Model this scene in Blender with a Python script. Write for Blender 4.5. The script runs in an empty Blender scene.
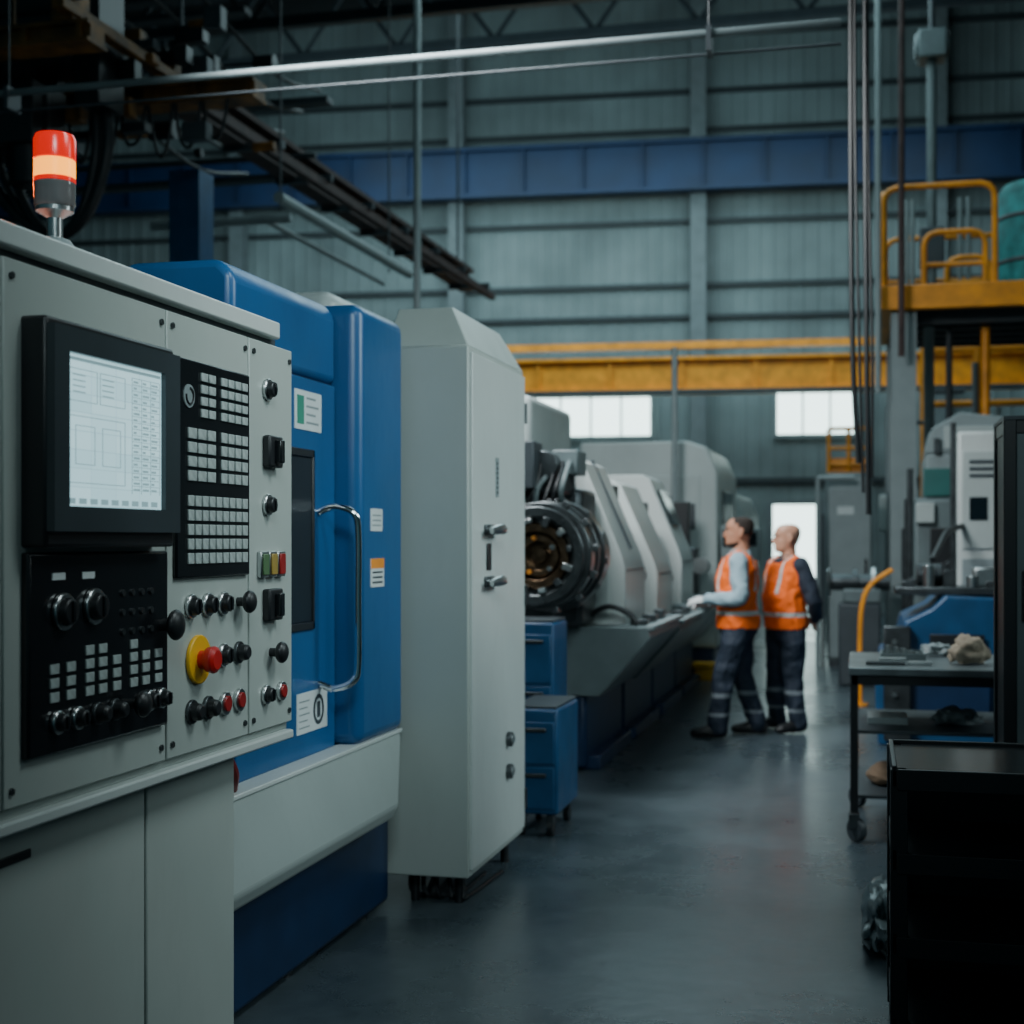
import bpy, bmesh, math, random
from mathutils import Vector, Matrix, noise
random.seed(4)
SC=bpy.context.scene; COL=SC.collection
WLOC={}
# ------------------------------------------------------------ materials
def M(name,col,rough=.5,metal=0,var=.12,scale=5,bump=0,es=0,ecol=None,wear=0):
    m=bpy.data.materials.new(name); m.use_nodes=True; nt=m.node_tree; N=nt.nodes; L=nt.links
    p=N['Principled BSDF']
    tc=N.new('ShaderNodeTexCoord'); nz=N.new('ShaderNodeTexNoise'); nz.inputs['Scale'].default_value=scale
    nz.inputs['Detail'].default_value=4
    L.new(tc.outputs['Object'],nz.inputs['Vector'])
    cr=N.new('ShaderNodeValToRGB')
    cr.color_ramp.elements[0].position=.3; cr.color_ramp.elements[1].position=.7
    cr.color_ramp.elements[0].color=[max(0,c*(1-var)) for c in col]+[1]
    cr.color_ramp.elements[1].color=[min(1,c*(1+var)) for c in col]+[1]
    L.new(nz.outputs['Fac'],cr.inputs['Fac']); L.new(cr.outputs['Color'],p.inputs['Base Color'])
    p.inputs['Roughness'].default_value=rough; p.inputs['Metallic'].default_value=metal
    if wear:
        n2=N.new('ShaderNodeTexNoise'); n2.inputs['Scale'].default_value=3.5; n2.inputs['Detail'].default_value=9; n2.inputs['Roughness'].default_value=.75
        mp=N.new('ShaderNodeMapping'); mp.inputs['Scale'].default_value=(1,1,.35); L.new(tc.outputs['Object'],mp.inputs['Vector']); L.new(mp.outputs['Vector'],n2.inputs['Vector'])
        r=N.new('ShaderNodeMapRange'); r.inputs['From Min'].default_value=.35; r.inputs['From Max'].default_value=.7
        r.inputs['To Min'].default_value=max(.05,rough-wear); r.inputs['To Max'].default_value=rough+wear; L.new(n2.outputs['Fac'],r.inputs['Value']); L.new(r.outputs['Result'],p.inputs['Roughness'])
        g=N.new('ShaderNodeMapRange'); g.inputs['From Min'].default_value=.52; g.inputs['From Max'].default_value=.75; g.inputs['To Max'].default_value=.14; L.new(n2.outputs['Fac'],g.inputs['Value'])
        mx=N.new('ShaderNodeMix'); mx.data_type='RGBA'; L.new(g.outputs['Result'],mx.inputs['Factor']); L.new(cr.outputs['Color'],mx.inputs['A']); mx.inputs['B'].default_value=[c*.55 for c in col]+[1]; L.new(mx.outputs['Result'],p.inputs['Base Color'])
    if bump:
        b=N.new('ShaderNodeBump'); b.inputs['Strength'].default_value=bump; b.inputs['Distance'].default_value=.01
        L.new(nz.outputs['Fac'],b.inputs['Height']); L.new(b.outputs['Normal'],p.inputs['Normal'])
    if es:
        p.inputs['Emission Color'].default_value=list(ecol or col)+[1]; p.inputs['Emission Strength'].default_value=es
    return m
PUTTY=M('putty_paint',(.38,.425,.40),.36,var=.04,scale=2,wear=.06)
PUTTY2=M('light_grey_paint',(.50,.545,.53),.34,var=.04,scale=2,wear=.06)
PALE=M('pale_machine_paint',(.38,.43,.42),.40,var=.08,scale=2,wear=.08)
GREY=M('grey_paint',(.22,.265,.27),.5,var=.08)
MGREY=M('mid_grey_paint',(.12,.155,.16),.45,var=.15)
DGREY=M('dark_grey_paint',(.040,.052,.060),.5)
BLUE=M('blue_paint',(.005,.078,.215),.36,var=.10,scale=2,wear=.08)
BLUED=M('deep_blue_paint',(.004,.022,.066),.42,var=.15)
BLUEM=M('machine_blue_paint',(.007,.058,.145),.4,var=.2,wear=.1)
BLACK=M('black_plastic',(.010,.012,.014),.42)
BLACKG=M('black_gloss',(.007,.009,.011),.2)
STEEL=M('brushed_steel',(.55,.57,.57),.28,1,.1,30)
DSTEEL=M('dark_steel',(.07,.08,.085),.36,.8,.35,8)
CSTEEL=M('chuck_steel',(.12,.13,.135),.28,.9,.45,8)
CHROME=M('chrome',(.8,.82,.83),.1,1,.03)
KEY=M('key_plastic',(.33,.38,.37),.5,var=.25,scale=40)
WHITE=M('white_label',(.55,.60,.60),.6,var=.05)
GREENL=M('green_label',(.03,.22,.15),.5)
RED=M('red_plastic',(.5,.012,.01),.35)
DRED=M('dark_red_plastic',(.14,.008,.008),.4)
YEL=M('yellow_plastic',(.78,.42,.015),.4)
ORG=M('orange_crane_paint',(.74,.27,.010),.5,var=.22)
ORGL=M('orange_label',(.75,.25,.02),.5)
RUST=M('rusty_steel',(.05,.028,.026),.7,var=.4)
WALLM=M('corrugated_sheet',(.18,.225,.23),.6,var=.32,scale=.5)
CEIL=M('dark_roof_sheet',(.025,.032,.036),.8)
GIRT=M('girt_steel',(.03,.04,.045),.6)
COLM=M('column_paint',(.15,.18,.19),.6)
TEAL=M('teal_fabric',(.012,.17,.17),.7,var=.5)
GLASSD=M('dark_glass',(.005,.010,.014),.12)
GLASSM=M('smoked_polycarbonate',(.006,.012,.018),.38)
SKYG=M('daylight_glass',(.7,.8,.8),.4,es=3.8,ecol=(.70,.90,.86))
LAMPA=M('amber_lamp_glass',(.9,.35,.03),.3,es=2.6,ecol=(1,.33,.015))
LAMPR=M('red_lamp_glass',(.45,.006,.002),.22,es=.7,ecol=(1,.012,.002))
LAMPD=M('clear_lamp_glass',(.24,.23,.23),.12,.4)
GRN=M('green_lamp_lens',(.08,.15,.07),.3)
AMB=M('amber_lamp_lens',(.32,.22,.05),.3)
REDL=M('dull_red_lens',(.28,.015,.015),.3)
SKIN=M('skin_tone',(.48,.225,.14),.5,var=.08,scale=20)
SKIN2=M('skin_tone_fair',(.54,.28,.185),.45,var=.08,scale=20)
EYEW=M('eye_white',(.35,.32,.30),.3)
HAIRM=M('dark_hair',(.022,.014,.010),.8,var=.4,scale=60,bump=.5)
HAIRG=M('grey_stubble',(.24,.14,.10),.8,var=.3,scale=60)
SHIRT=M('pale_blue_shirt',(.30,.42,.48),.8,var=.1,scale=12,bump=.4)
NAVY=M('navy_cloth',(.018,.026,.042),.85,var=.2,scale=12,bump=.4)
GLOVE=M('white_glove',(.6,.62,.62),.8)
SHOE=M('black_leather',(.012,.012,.013),.45)
PAPER=M('paper_cloth',(.34,.28,.21),.85,var=.3,scale=12,bump=.6)
PLAST=M('plastic_sheet',(.17,.21,.22),.3,var=.5,scale=10,bump=.9)
CARDB=M('cardboard',(.2,.13,.08),.85)
BENCH=M('worn_bench_top',(.16,.19,.2),.3,.5,.3,6)

def band_mat(name,base,bands,straps=None,silver=(.55,.6,.58)):
    m=bpy.data.materials.new(name); m.use_nodes=True; N=m.node_tree.nodes; L=m.node_tree.links
    p=N['Principled BSDF']; p.inputs['Roughness'].default_value=.75
    tc=N.new('ShaderNodeTexCoord'); sx=N.new('ShaderNodeSeparateXYZ'); L.new(tc.outputs['Object'],sx.inputs[0])
    nz=N.new('ShaderNodeTexNoise'); nz.inputs['Scale'].default_value=9; L.new(tc.outputs['Object'],nz.inputs['Vector'])
    bp=N.new('ShaderNodeBump'); bp.inputs['Strength'].default_value=1; bp.inputs['Distance'].default_value=.05
    L.new(nz.outputs['Fac'],bp.inputs['Height']); L.new(bp.outputs['Normal'],p.inputs['Normal'])
    def cmpn(sock,v,w):
        c=N.new('ShaderNodeMath'); c.operation='COMPARE'; L.new(sock,c.inputs[0]); c.inputs[1].default_value=v; c.inputs[2].default_value=w; return c.outputs[0]
    facs=[cmpn(sx.outputs['Z'],z,w) for z,w in bands]
    if straps:
        ab=N.new('ShaderNodeMath'); ab.operation='ABSOLUTE'; L.new(sx.outputs['X'],ab.inputs[0])
        s=cmpn(ab.outputs[0],straps[0],straps[1])
        g=N.new('ShaderNodeMath'); g.operation='GREATER_THAN'; L.new(sx.outputs['Z'],g.inputs[0]); g.inputs[1].default_value=straps[2]
        mu=N.new('ShaderNodeMath'); mu.operation='MULTIPLY'; L.new(s,mu.inputs[0]); L.new(g.outputs[0],mu.inputs[1]); facs.append(mu.outputs[0])
    f=facs[0]
    for g in facs[1:]:
        a=N.new('ShaderNodeMath'); a.operation='MAXIMUM'; L.new(f,a.inputs[0]); L.new(g,a.inputs[1]); f=a.outputs[0]
    mx=N.new('ShaderNodeMix'); mx.data_type='RGBA'; L.new(f,mx.inputs['Factor'])
    mx.inputs['A'].default_value=list(base)+[1]; mx.inputs['B'].default_value=list(silver)+[1]
    L.new(mx.outputs['Result'],p.inputs['Base Color']); return m
VEST=band_mat('hi_vis_vest_cloth',(1.0,.15,.006),[(.985,.018)],(.105,.012,1.16))
TROUS=band_mat('navy_work_trouser_cloth',(.012,.022,.04),[(.34,.018),(.19,.013)],silver=(.17,.20,.22))

def floor_mat():
    m=bpy.data.materials.new('polished_concrete'); m.use_nodes=True; N=m.node_tree.nodes; L=m.node_tree.links
    p=N['Principled BSDF']; tc=N.new('ShaderNodeTexCoord')
    n1=N.new('ShaderNodeTexNoise'); n1.inputs['Scale'].default_value=.8; n1.inputs['Detail'].default_value=9; n1.inputs['Roughness'].default_value=.7
    n2=N.new('ShaderNodeTexNoise'); n2.inputs['Scale'].default_value=14; n2.inputs['Detail'].default_value=6
    L.new(tc.outputs['Object'],n1.inputs['Vector']); L.new(tc.outputs['Object'],n2.inputs['Vector'])
    a=N.new('ShaderNodeMath'); a.operation='MULTIPLY_ADD'; L.new(n2.outputs['Fac'],a.inputs[0]); a.inputs[1].default_value=.45; L.new(n1.outputs['Fac'],a.inputs[2])
    cr=N.new('ShaderNodeValToRGB'); cr.color_ramp.elements[0].position=.45; cr.color_ramp.elements[1].position=1.0
    cr.color_ramp.elements[0].color=(.030,.046,.056,1); cr.color_ramp.elements[1].color=(.075,.10,.115,1)
    L.new(a.outputs[0],cr.inputs['Fac']); L.new(cr.outputs['Color'],p.inputs['Base Color'])
    r=N.new('ShaderNodeMapRange'); L.new(n1.outputs['Fac'],r.inputs['Value']); r.inputs['From Min'].default_value=.3; r.inputs['From Max'].default_value=.7
    r.inputs['To Min'].default_value=.22; r.inputs['To Max'].default_value=.37; L.new(r.outputs['Result'],p.inputs['Roughness'])
    p.inputs['Specular IOR Level'].default_value=.6
    b=N.new('ShaderNodeBump'); b.inputs['Strength'].default_value=.12; b.inputs['Distance'].default_value=.01; L.new(n2.outputs['Fac'],b.inputs['Height']); L.new(b.outputs['Normal'],p.inputs['Normal'])
    return m
def screen_mat():
    m=bpy.data.materials.new('lit_display'); m.use_nodes=True; N=m.node_tree.nodes; L=m.node_tree.links
    p=N['Principled BSDF']; p.inputs['Roughness'].default_value=.2; p.inputs['Base Color'].default_value=(.1,.12,.12,1)
    tc=N.new('ShaderNodeTexCoord'); sx=N.new('ShaderNodeSeparateXYZ'); cb=N.new('ShaderNodeCombineXYZ')
    L.new(tc.outputs['Object'],sx.inputs[0]); L.new(sx.outputs['Y'],cb.inputs['X']); L.new(sx.outputs['Z'],cb.inputs['Y'])
    bk=N.new('ShaderNodeTexBrick'); bk.offset=0; bk.inputs['Scale'].default_value=1; bk.inputs['Brick Width'].default_value=.105; bk.inputs['Row Height'].default_value=.04
    bk.inputs['Mortar Size'].default_value=.0012; bk.inputs['Color1'].default_value=(.50,.80,.87,1); bk.inputs['Color2'].default_value=(.42,.71,.79,1); bk.inputs['Mortar'].default_value=(.36,.60,.67,1)
    L.new(cb.outputs[0],bk.inputs['Vector']); L.new(bk.outputs['Color'],p.inputs['Emission Color']); p.inputs['Emission Strength'].default_value=1.15
    return m
# ------------------------------------------------------------ mesh helpers
def B(): return bmesh.new()
def b_box(bm,x0,x1,y0,y1,z0,z1):
    bmesh.ops.create_cube(bm,size=1,matrix=Matrix.Translation(((x0+x1)/2,(y0+y1)/2,(z0+z1)/2))@Matrix.Diagonal((abs(x1-x0),abs(y1-y0),abs(z1-z0),1)))
def b_cyl(bm,p0,p1,r,r2=None,seg=20):
    p0=Vector(p0);p1=Vector(p1);d=p1-p0
    q=d.to_track_quat('Z','Y').to_matrix().to_4x4()
    bmesh.ops.create_cone(bm,cap_ends=True,segments=seg,radius1=r,radius2=r if r2 is None else r2,depth=d.length,matrix=Matrix.Translation((p0+p1)/2)@q)
def b_sph(bm,c,r,seg=16):
    if not hasattr(r,'__len__'): r=(r,r,r)
    bmesh.ops.create_uvsphere(bm,u_segments=seg,v_segments=max(8,seg//2+2),radius=1,matrix=Matrix.Translation(c)@Matrix.Diagonal((r[0],r[1],r[2],1)))
def b_prism(bm,prof,axis,a,b):
    def P(u,v,w): return {'X':(w,u,v),'Y':(u,w,v),'Z':(u,v,w)}[axis]
    v0=[bm.verts.new(P(u,v,a)) for u,v in prof]; v1=[bm.verts.new(P(u,v,b)) for u,v in prof]
    n=len(prof); bm.faces.new(v0); bm.faces.new(v1[::-1])
    for i in range(n): bm.faces.new((v0[i],v0[(i+1)%n],v1[(i+1)%n],v1[i]))
def b_hull2(bm,a,b):
    v0=[bm.verts.new(p) for p in a]; v1=[bm.verts.new(p) for p in b]; n=len(a); bm.faces.new(v0); bm.faces.new(v1[::-1])
    for i in range(n): bm.faces.new((v0[i],v0[(i+1)%n],v1[(i+1)%n],v1[i]))
def crom(pts,n=6):
    P=[Vector(p) for p in pts]; P=[P[0]*2-P[1]]+P+[P[-1]*2-P[-2]]; out=[]
    for i in range(1,len(P)-2):
        for k in range(n):
            t=k/n; a,b,c,d=P[i-1:i+3]
            out.append(.5*((2*b)+(c-a)*t+(2*a-5*b+4*c-d)*t*t+(3*b-a-3*c+d)*t**3))
    out.append(P[-2]); return out
def b_tube(bm,pts,rad,seg=10,ref=None):
    P=[Vector(p) for p in pts]; n=len(P)
    if not isinstance(rad,list): rad=[rad]*n
    rings=[]; prev=None
    for i in range(n):
        t=(P[min(i+1,n-1)]-P[max(i-1,0)]).normalized()
        if prev is None:
            x=Vector(ref) if ref else (Vector((1,0,0)) if abs(t.x)<.8 else Vector((0,1,0)))
        else: x=prev
        x=(x-t*x.dot(t)).normalized(); y=t.cross(x); prev=x
        r=rad[i]; rx,ry=(r if hasattr(r,'__len__') else (r,r))
        rings.append([bm.verts.new(P[i]+x*rx*math.cos(2*math.pi*k/seg)+y*ry*math.sin(2*math.pi*k/seg)) for k in range(seg)])
    for i in range(n-1):
        for k in range(seg): bm.faces.new((rings[i][k],rings[i][(k+1)%seg],rings[i+1][(k+1)%seg],rings[i+1][k]))
    bm.faces.new(rings[0][::-1]); bm.faces.new(rings[-1])
def fin(name,bm,mat,parent=None,bevel=0,label=None,center=True,smooth=35,seg=2,cat=None,kind=None,group=None):
    bmesh.ops.recalc_face_normals(bm,faces=bm.faces[:])
    if center:
        xs=[v.co for v in bm.verts]
        c=Vector([(min(v[i] for v in xs)+max(v[i] for v in xs))/2 for i in range(3)])
        if parent is None: c.z=min(v.z for v in xs)
    else: c=WLOC[parent.name].copy() if parent else Vector((0,0,0))
    for v in bm.verts: v.co-=c
    me=bpy.data.meshes.new(name); bm.to_mesh(me); bm.free()
    for p in me.polygons: p.use_smooth=True
    me.set_sharp_from_angle(angle=math.radians(smooth))
    me.materials.append(mat); o=bpy.data.objects.new(name,me); COL.objects.link(o); o.location=c; WLOC[o.name]=c.copy()
    if parent: o.parent=parent; o.matrix_parent_inverse=Matrix.Translation(-WLOC[parent.name])
    if bevel:
        b=o.modifiers.new('bevel','BEVEL'); b.width=bevel; b.segments=seg; b.limit_method='ANGLE'; b.angle_limit=math.radians(40)
    if label:o['label']=label
    if cat:o['category']=cat
    if kind:o['kind']=kind
    if group:o['group']=group
    return o
def T(name,label,cat,loc,group=None):
    o=bpy.data.objects.new(name,None); o.empty_display_size=.2; COL.objects.link(o); o.location=loc; WLOC[o.name]=Vector(loc)
    o['label']=label;o['category']=cat
    if group:o['group']=group
    return o
def box(name,p,x0,x1,y0,y1,z0,z1,mat,bevel=.004,**k):
    bm=B(); b_box(bm,x0,x1,y0,y1,z0,z1); return fin(name,bm,mat,p,bevel,**k)
def cyl(name,p,p0,p1,r,mat,r2=None,bevel=0,seg=20,**k):
    bm=B(); b_cyl(bm,p0,p1,r,r2,seg); return fin(name,bm,mat,p,bevel,**k)
def tube(name,p,pts,r,mat,n=6,seg=10,**k):
    bm=B(); q=crom(pts,n) if n>1 else pts; b_tube(bm,q,r,seg); return fin(name,bm,mat,p,0,**k)
def prism(name,p,prof,ax,a,b,mat,bevel=.005,**k):
    bm=B(); b_prism(bm,prof,ax,a,b); return fin(name,bm,mat,p,bevel,**k)
def copy_thing(root,off,skip=()):
    def rec(o,par):
        n=o.copy(); COL.objects.link(n)
        if par:
            n.parent=par; n.matrix_parent_inverse=o.matrix_parent_inverse.copy(); n.location=o.location.copy()
        for c in list(o.children):
            if c.name.split('.')[0] not in skip: rec(c,n)
        return n
    n=rec(root,None); n.location=Vector(root.location)+Vector(off); WLOC[n.name]=n.location.copy(); return n

# ------------------------------------------------------------ building shell
S=dict(kind='structure')
box('floor',None,-24,14,-3,36,-.1,0,floor_mat(),0,**S)
box('ceiling',None,-24,14,-3,36,13.6,13.8,CEIL,0,**S)
box('wall_left',None,-24.2,-24,-3,36,0,13.8,WALLM,0,**S)
box('wall_right',None,14,14.2,-3,36,0,13.8,WALLM,0,**S)
PIV=Vector((-1.4,31.6,0)); RW=math.radians(4.6)
def rotw(o):
    c=Vector(o.location)
    o.location=PIV+Matrix.Rotation(RW,4,'Z')@c; o.rotation_euler.z=RW; WLOC[o.name]=Vector(o.location); return o
bm=B(); s=-24.0; prof=[]
while s<17:
    prof+=[(s,0),(s+.20,0),(s+.22,-.016),(s+.29,-.016)]; s+=.31
prof+=[(s,0),(s,.3),(-24,.3)]
b_prism(bm,prof,'Z',0,13.7); rotw(fin('wall_back',bm,WALLM,smooth=5,**S))
i=1
for z in (2.9,5.25,6.5,7.2,8.6,10.6,11.45,12.7):
    rotw(box('trim_%d'%i,None,-23,14,-.14,-.05,z-.05,z+.05,GIRT,0,**S)); i+=1
rotw(box('trim_%d'%i,None,-23,14,-.12,-.05,0,.25,GREY,0,**S))
def window(n,s0,s1,z0,z1,mul):
    w=rotw(box('window_%d'%n,None,s0,s1,-.1,-.06,z0,z1,SKYG,0,**S))
    bm=B()
    for a,b in ((s0-.05,s0+.03),(s1-.03,s1+.05)): b_box(bm,a,b,-.17,-.05,z0-.05,z1+.05)
    for a,b in ((z0-.05,z0+.03),(z1-.03,z1+.05)): b_box(bm,s0,s1,-.17,-.05,a,b)
    for k in range(1,mul): x=s0+(s1-s0)*k/mul; b_box(bm,x-.02,x+.02,-.15,-.05,z0,z1)
    f=fin('window_frame',bm,GREY); rotw(f); f.parent=w; f.matrix_parent_inverse=(Matrix.Translation(w.location)@Matrix.Rotation(RW,4,'Z')).inverted()
window(1,-6.5,-3.13,3.87,4.78,5); window(2,-.44,1.30,3.86,4.82,3)
rotw(box('door_1',None,-.5,.5,-.12,-.04,0.0,2.36,SKYG,0,**S))
bm=B(); b_box(bm,-.62,-.5,-.2,-.04,0,2.48); b_box(bm,.5,.62,-.2,-.04,0,2.48); b_box(bm,-.5,.5,-.2,-.04,2.36,2.48)
rotw(fin('trim_12',bm,COLM,**S))
for s in (-17.8,-12.6,-7.47,-2.1,2.95,8.2):
    bm=B(); b_box(bm,s-.17,s+.17,-.5,-.46,0,13.5); b_box(bm,s-.17,s+.17,-.2,-.16,0,13.5); b_box(bm,s-.03,s+.03,-.46,-.2,0,13.5)
    rotw(fin('steel_column',bm,COLM,bevel=0,label='grey painted steel I-section column against the sheet wall',cat='column',group='wall columns'))
bm=B(); b_box(bm,-22,13,-.98,-.62,10.12,10.2); b_box(bm,-22,13,-.98,-.62,9.1,9.18); b_box(bm,-22,13,-.83,-.77,9.18,10.12)
s=-21.5
while s<13: b_box(bm,s,s+.04,-.96,-.64,9.18,10.12); s+=1.3
rotw(fin('runway_beam',bm,M('runway_blue_paint',(.004,.026,.085),.5,var=.25,scale=1),label='deep blue steel crane runway beam along the wall',cat='beam'))
cr=T('bridge_crane','orange painted bridge crane girders spanning the hall','crane',(-3,27.6,4.4))
for nm,z0,z1,y0,y1 in (('girder',4.5,5.05,27.4,27.9),('rail_beam',5.44,5.58,28.6,28.8)):
    bm=B(); b_box(bm,-9.5,3,y0,y1,z0,z1)
    if nm=='girder':
        b_box(bm,-9.5,3,y0-.12,y1+.12,z1,z1+.06); b_box(bm,-9.5,3,y0-.12,y1+.12,z0-.06,z0); x=-9
        while x<3: b_box(bm,x,x+.05,y0-.06,y0,z0,z1); x+=1.4
    fin(nm,bm,ORG,cr)
box('cable_tray',cr,-9.5,3,27.1,27.25,4.38,4.46,DGREY)
for x in (-9.2,2.8): box('end_carriage',cr,x-.3,x+.3,27.2,29.0,5.05,5.42,ORG)
cr.rotation_euler.z=RW
def truss(y,z0,z1):
    bm=B(); b_box(bm,-23.5,13.5,y-.08,y+.08,z0,z0+.16); b_box(bm,-23.5,13.5,y-.08,y+.08,z1,z1+.16)
    x=-23
    while x<13: b_cyl(bm,(x,y,z0+.1),(x+1,y,z1+.05),.05,seg=6); b_cyl(bm,(x+1,y,z1+.05),(x+2,y,z0+.1),.05,seg=6); x+=2
    fin('roof_truss',bm,DGREY,label='dark steel lattice roof truss under the roof',cat='roof truss',group='roof trusses')
truss(27,11.3,12.7); truss(20,9.3,10.7); truss(13,7.6,8.9)
# ------------------------------------------------------------ overhead left
o=T('service_rail','dark rusty steel cable rail running above the machines','rail',(-6.6,18,5.6))
bm=B(); b_box(bm,-6.72,-6.48,12.4,23.6,5.86,5.92); b_box(bm,-6.72,-6.48,12.4,23.6,6.18,6.24); b_box(bm,-6.63,-6.57,12.4,23.6,5.92,6.18); fin('rail_beam',bm,RUST,o)
bm=B(); b_box(bm,-6.2,-6.1,12.4,23.6,5.7,5.8); fin('conductor_bar',bm,RUST,o)
for k in range(8): box('bracket',o,-6.75,-6.05,12.8+k*1.45,12.88+k*1.45,5.8,5.88,DGREY,0)
for y in (13,23): cyl('hanger_rod',o,(-6.6,y,6.2),(-6.6,y,13.6),.02,DGREY,seg=6)
o=T('pipe_run','grey galvanised pipe run crossing under the roof','pipe',(-2.8,8.5,4.5))
cyl('pipe',o,(-5.9,8.5,4.59),(-.12,8.5,4.59),.024,MGREY); cyl('pipe',o,(-5.9,8.6,4.50),(-.12,8.6,4.50),.009,DGREY)
for x in (-5.6,-.9): 
    bm=B(); b_box(bm,x,x+.03,8.46,8.62,4.48,4.63); b_cyl(bm,(x+.015,8.5,4.62),(x+.015,8.5,13.6),.006,seg=6)
    fin('pipe_hanger',bm,DGREY,o)
cyl('conduit_post',None,(-4.58,14.4,0),(-4.58,14.4,13.5),.04,GREY,label='thin grey vertical conduit rising to the roof',cat='pipe')
o=T('air_duct','pale grey pipes running beside the cable rail','pipe',(-6,16,5.1))
cyl('pipe',o,(-5.9,13.8,5.15),(-5.9,18.2,5.15),.06,GREY); cyl('pipe',o,(-7.4,13.9,4.95),(-5.8,13.9,4.95),.05,GREY); cyl('pipe',o,(-6.2,14,5.0),(-6.2,18,5.0),.03,GREY)
for y in (14.2,17.8): cyl('pipe_hanger',o,(-6.05,y,5.1),(-6.05,y,13.6),.012,DGREY,seg=6)
o=T('blue_column','square blue steel column','column',(-5.99,12,0))
box('shaft',o,-6.14,-5.84,11.85,12.15,0,4.95,BLUEM); box('base_plate',o,-6.25,-5.75,11.75,12.25,0,.03,BLUEM)
o=T('overhead_crane','dark yellow double girder overhead crane with hoist and hoses','crane',(-6.3,10.3,4.8))
YC=M('dark_yellow_paint',(.13,.054,.006),.6,var=.8,scale=5)  # yellow darkened in the colour so the dim upper left stays dark
for y,x1 in ((9.5,-5.5),(11.0,-4.87)):
    bm=B(); b_box(bm,-9,x1,y-.1,y+.1,5.27,5.37); b_box(bm,-9,x1,y-.14,y+.14,5.37,5.40); b_box(bm,-9,x1,y-.14,y+.14,5.24,5.27)
    for k in range(8): b_box(bm,x1-.1-k*.45,x1-.06-k*.45,y-.14,y-.1,5.27,5.37)
    fin('girder',bm,YC,o)
bm=B(); b_box(bm,-5.70,-5.60,9.2,11.3,5.43,5.52); b_cyl(bm,(-5.65,9.3,5.52),(-5.65,9.3,5.7),.05); b_box(bm,-5.75,-5.6,10.9,11.2,5.4,5.60); b_box(bm,-5.8,-5.62,9.35,9.6,5.4,5.72); fin('end_carriage',bm,YC,o,.01)
r3=random.Random(11)
for k in range(36):
    x=-5.1-r3.random()*2.5; y=10.3+r3.random()*1.6; z=4.85+r3.random()*1.05; w=.03+r3.random()*.10; h=.025+r3.random()*.07; m_=YC if k%4==0 else (BLACK if k%2 else DGREY)
    if k%3==0: cyl('trolley_drum',o,(x-w,y,z),(x+w,y,z),h,m_,seg=14)
    else: box('trolley_bracket',o,x-w,x+w,y-.06,y+.06,z-h,z+h,m_,.006)
for k in range(9):
    x=-5.1-k*.25; tube('festoon_cable',o,[(x,10.9,5.3),(x-.06,10.9,5.0-.05*(k%3)),(x-.13,10.9,4.92-.06*(k%3)),(x-.2,10.9,5.02-.05*(k%2)),(x-.25,10.9,5.3)],.015,BLACK,5,8)
for y in (9.4,10.9): cyl('wheel',o,(-5.72,y,5.66),(-5.55,y,5.66),.1,DSTEEL)
bm=B(); b_box(bm,-7.2,-5.9,9.7,10.8,5.45,5.6); b_cyl(bm,(-7.1,10.2,5.85),(-6.0,10.2,5.85),.24,seg=20); b_box(bm,-6.0,-5.78,10.0,10.4,5.0,6.1); b_box(bm,-7.3,-7.1,9.9,10.5,5.0,6.1); b_box(bm,-6.9,-6.3,9.9,10.4,4.7,5.2); b_cyl(bm,(-6.45,10.1,4.4),(-6.45,10.1,5.2),.16); fin('hoist',bm,BLACK,o,.01)
bm=B()
for k in range(6): b_cyl(bm,(-8.4+k*.55,9.5,5.4),(-8.4+k*.55,9.5,5.95),.014,seg=8)
b_cyl(bm,(-8.4,9.5,5.95),(-5.6,9.5,5.95),.016,seg=8); b_cyl(bm,(-8.4,9.5,5.7),(-5.6,9.5,5.7),.012,seg=8); fin('guard_rail',bm,YC,o)
for a,r in ((0,.04),(.10,.03),(.2,.045),(.27,.02)):
    tube('hoist_hose',o,[(-6.2+a,10.3,5.55),(-6.02+a*.5,10.3,5.2),(-5.98+a*.5,10.3,4.7),(-6.12+a*.3,10.3,4.2),(-6.4,10.3,4.05),(-6.7-a,10.3,4.5),(-6.9-a,10.3,5.5)],r,BLACK)
pp=T('roof_services','tangle of dark pipes and cable trays under the roof','pipe',(-8,14,7))
for k in range(22):
    y=11.5+random.random()*6; z=5.9+random.random()*2.8; x0=-14+random.random()*4; x1=-7.8+random.random()*1.8
    if k%3==0: box('cable_tray',pp,x0,x1,y-.1,y+.1,z,z+.07,DGREY,0)
    else: cyl('pipe',pp,(x0,y,z),(x1,y,z+random.uniform(-.1,.1)),random.choice((.02,.035,.05)),DGREY,seg=8)
for k in range(5):
    x=-7.8+k*.25; z=6.3+.25*k; tube('slack_cable',pp,[(x,9,z),(x+.2,11,z-.35),(x+.1,13,z),(x+.3,15,z-.4),(x+.1,17,z)],.022,BLACK,6,8)
cyl('slanted_pipe',pp,(-7.6,9,6.9),(-7.6,21,6.9),.05,DGREY)
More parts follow.
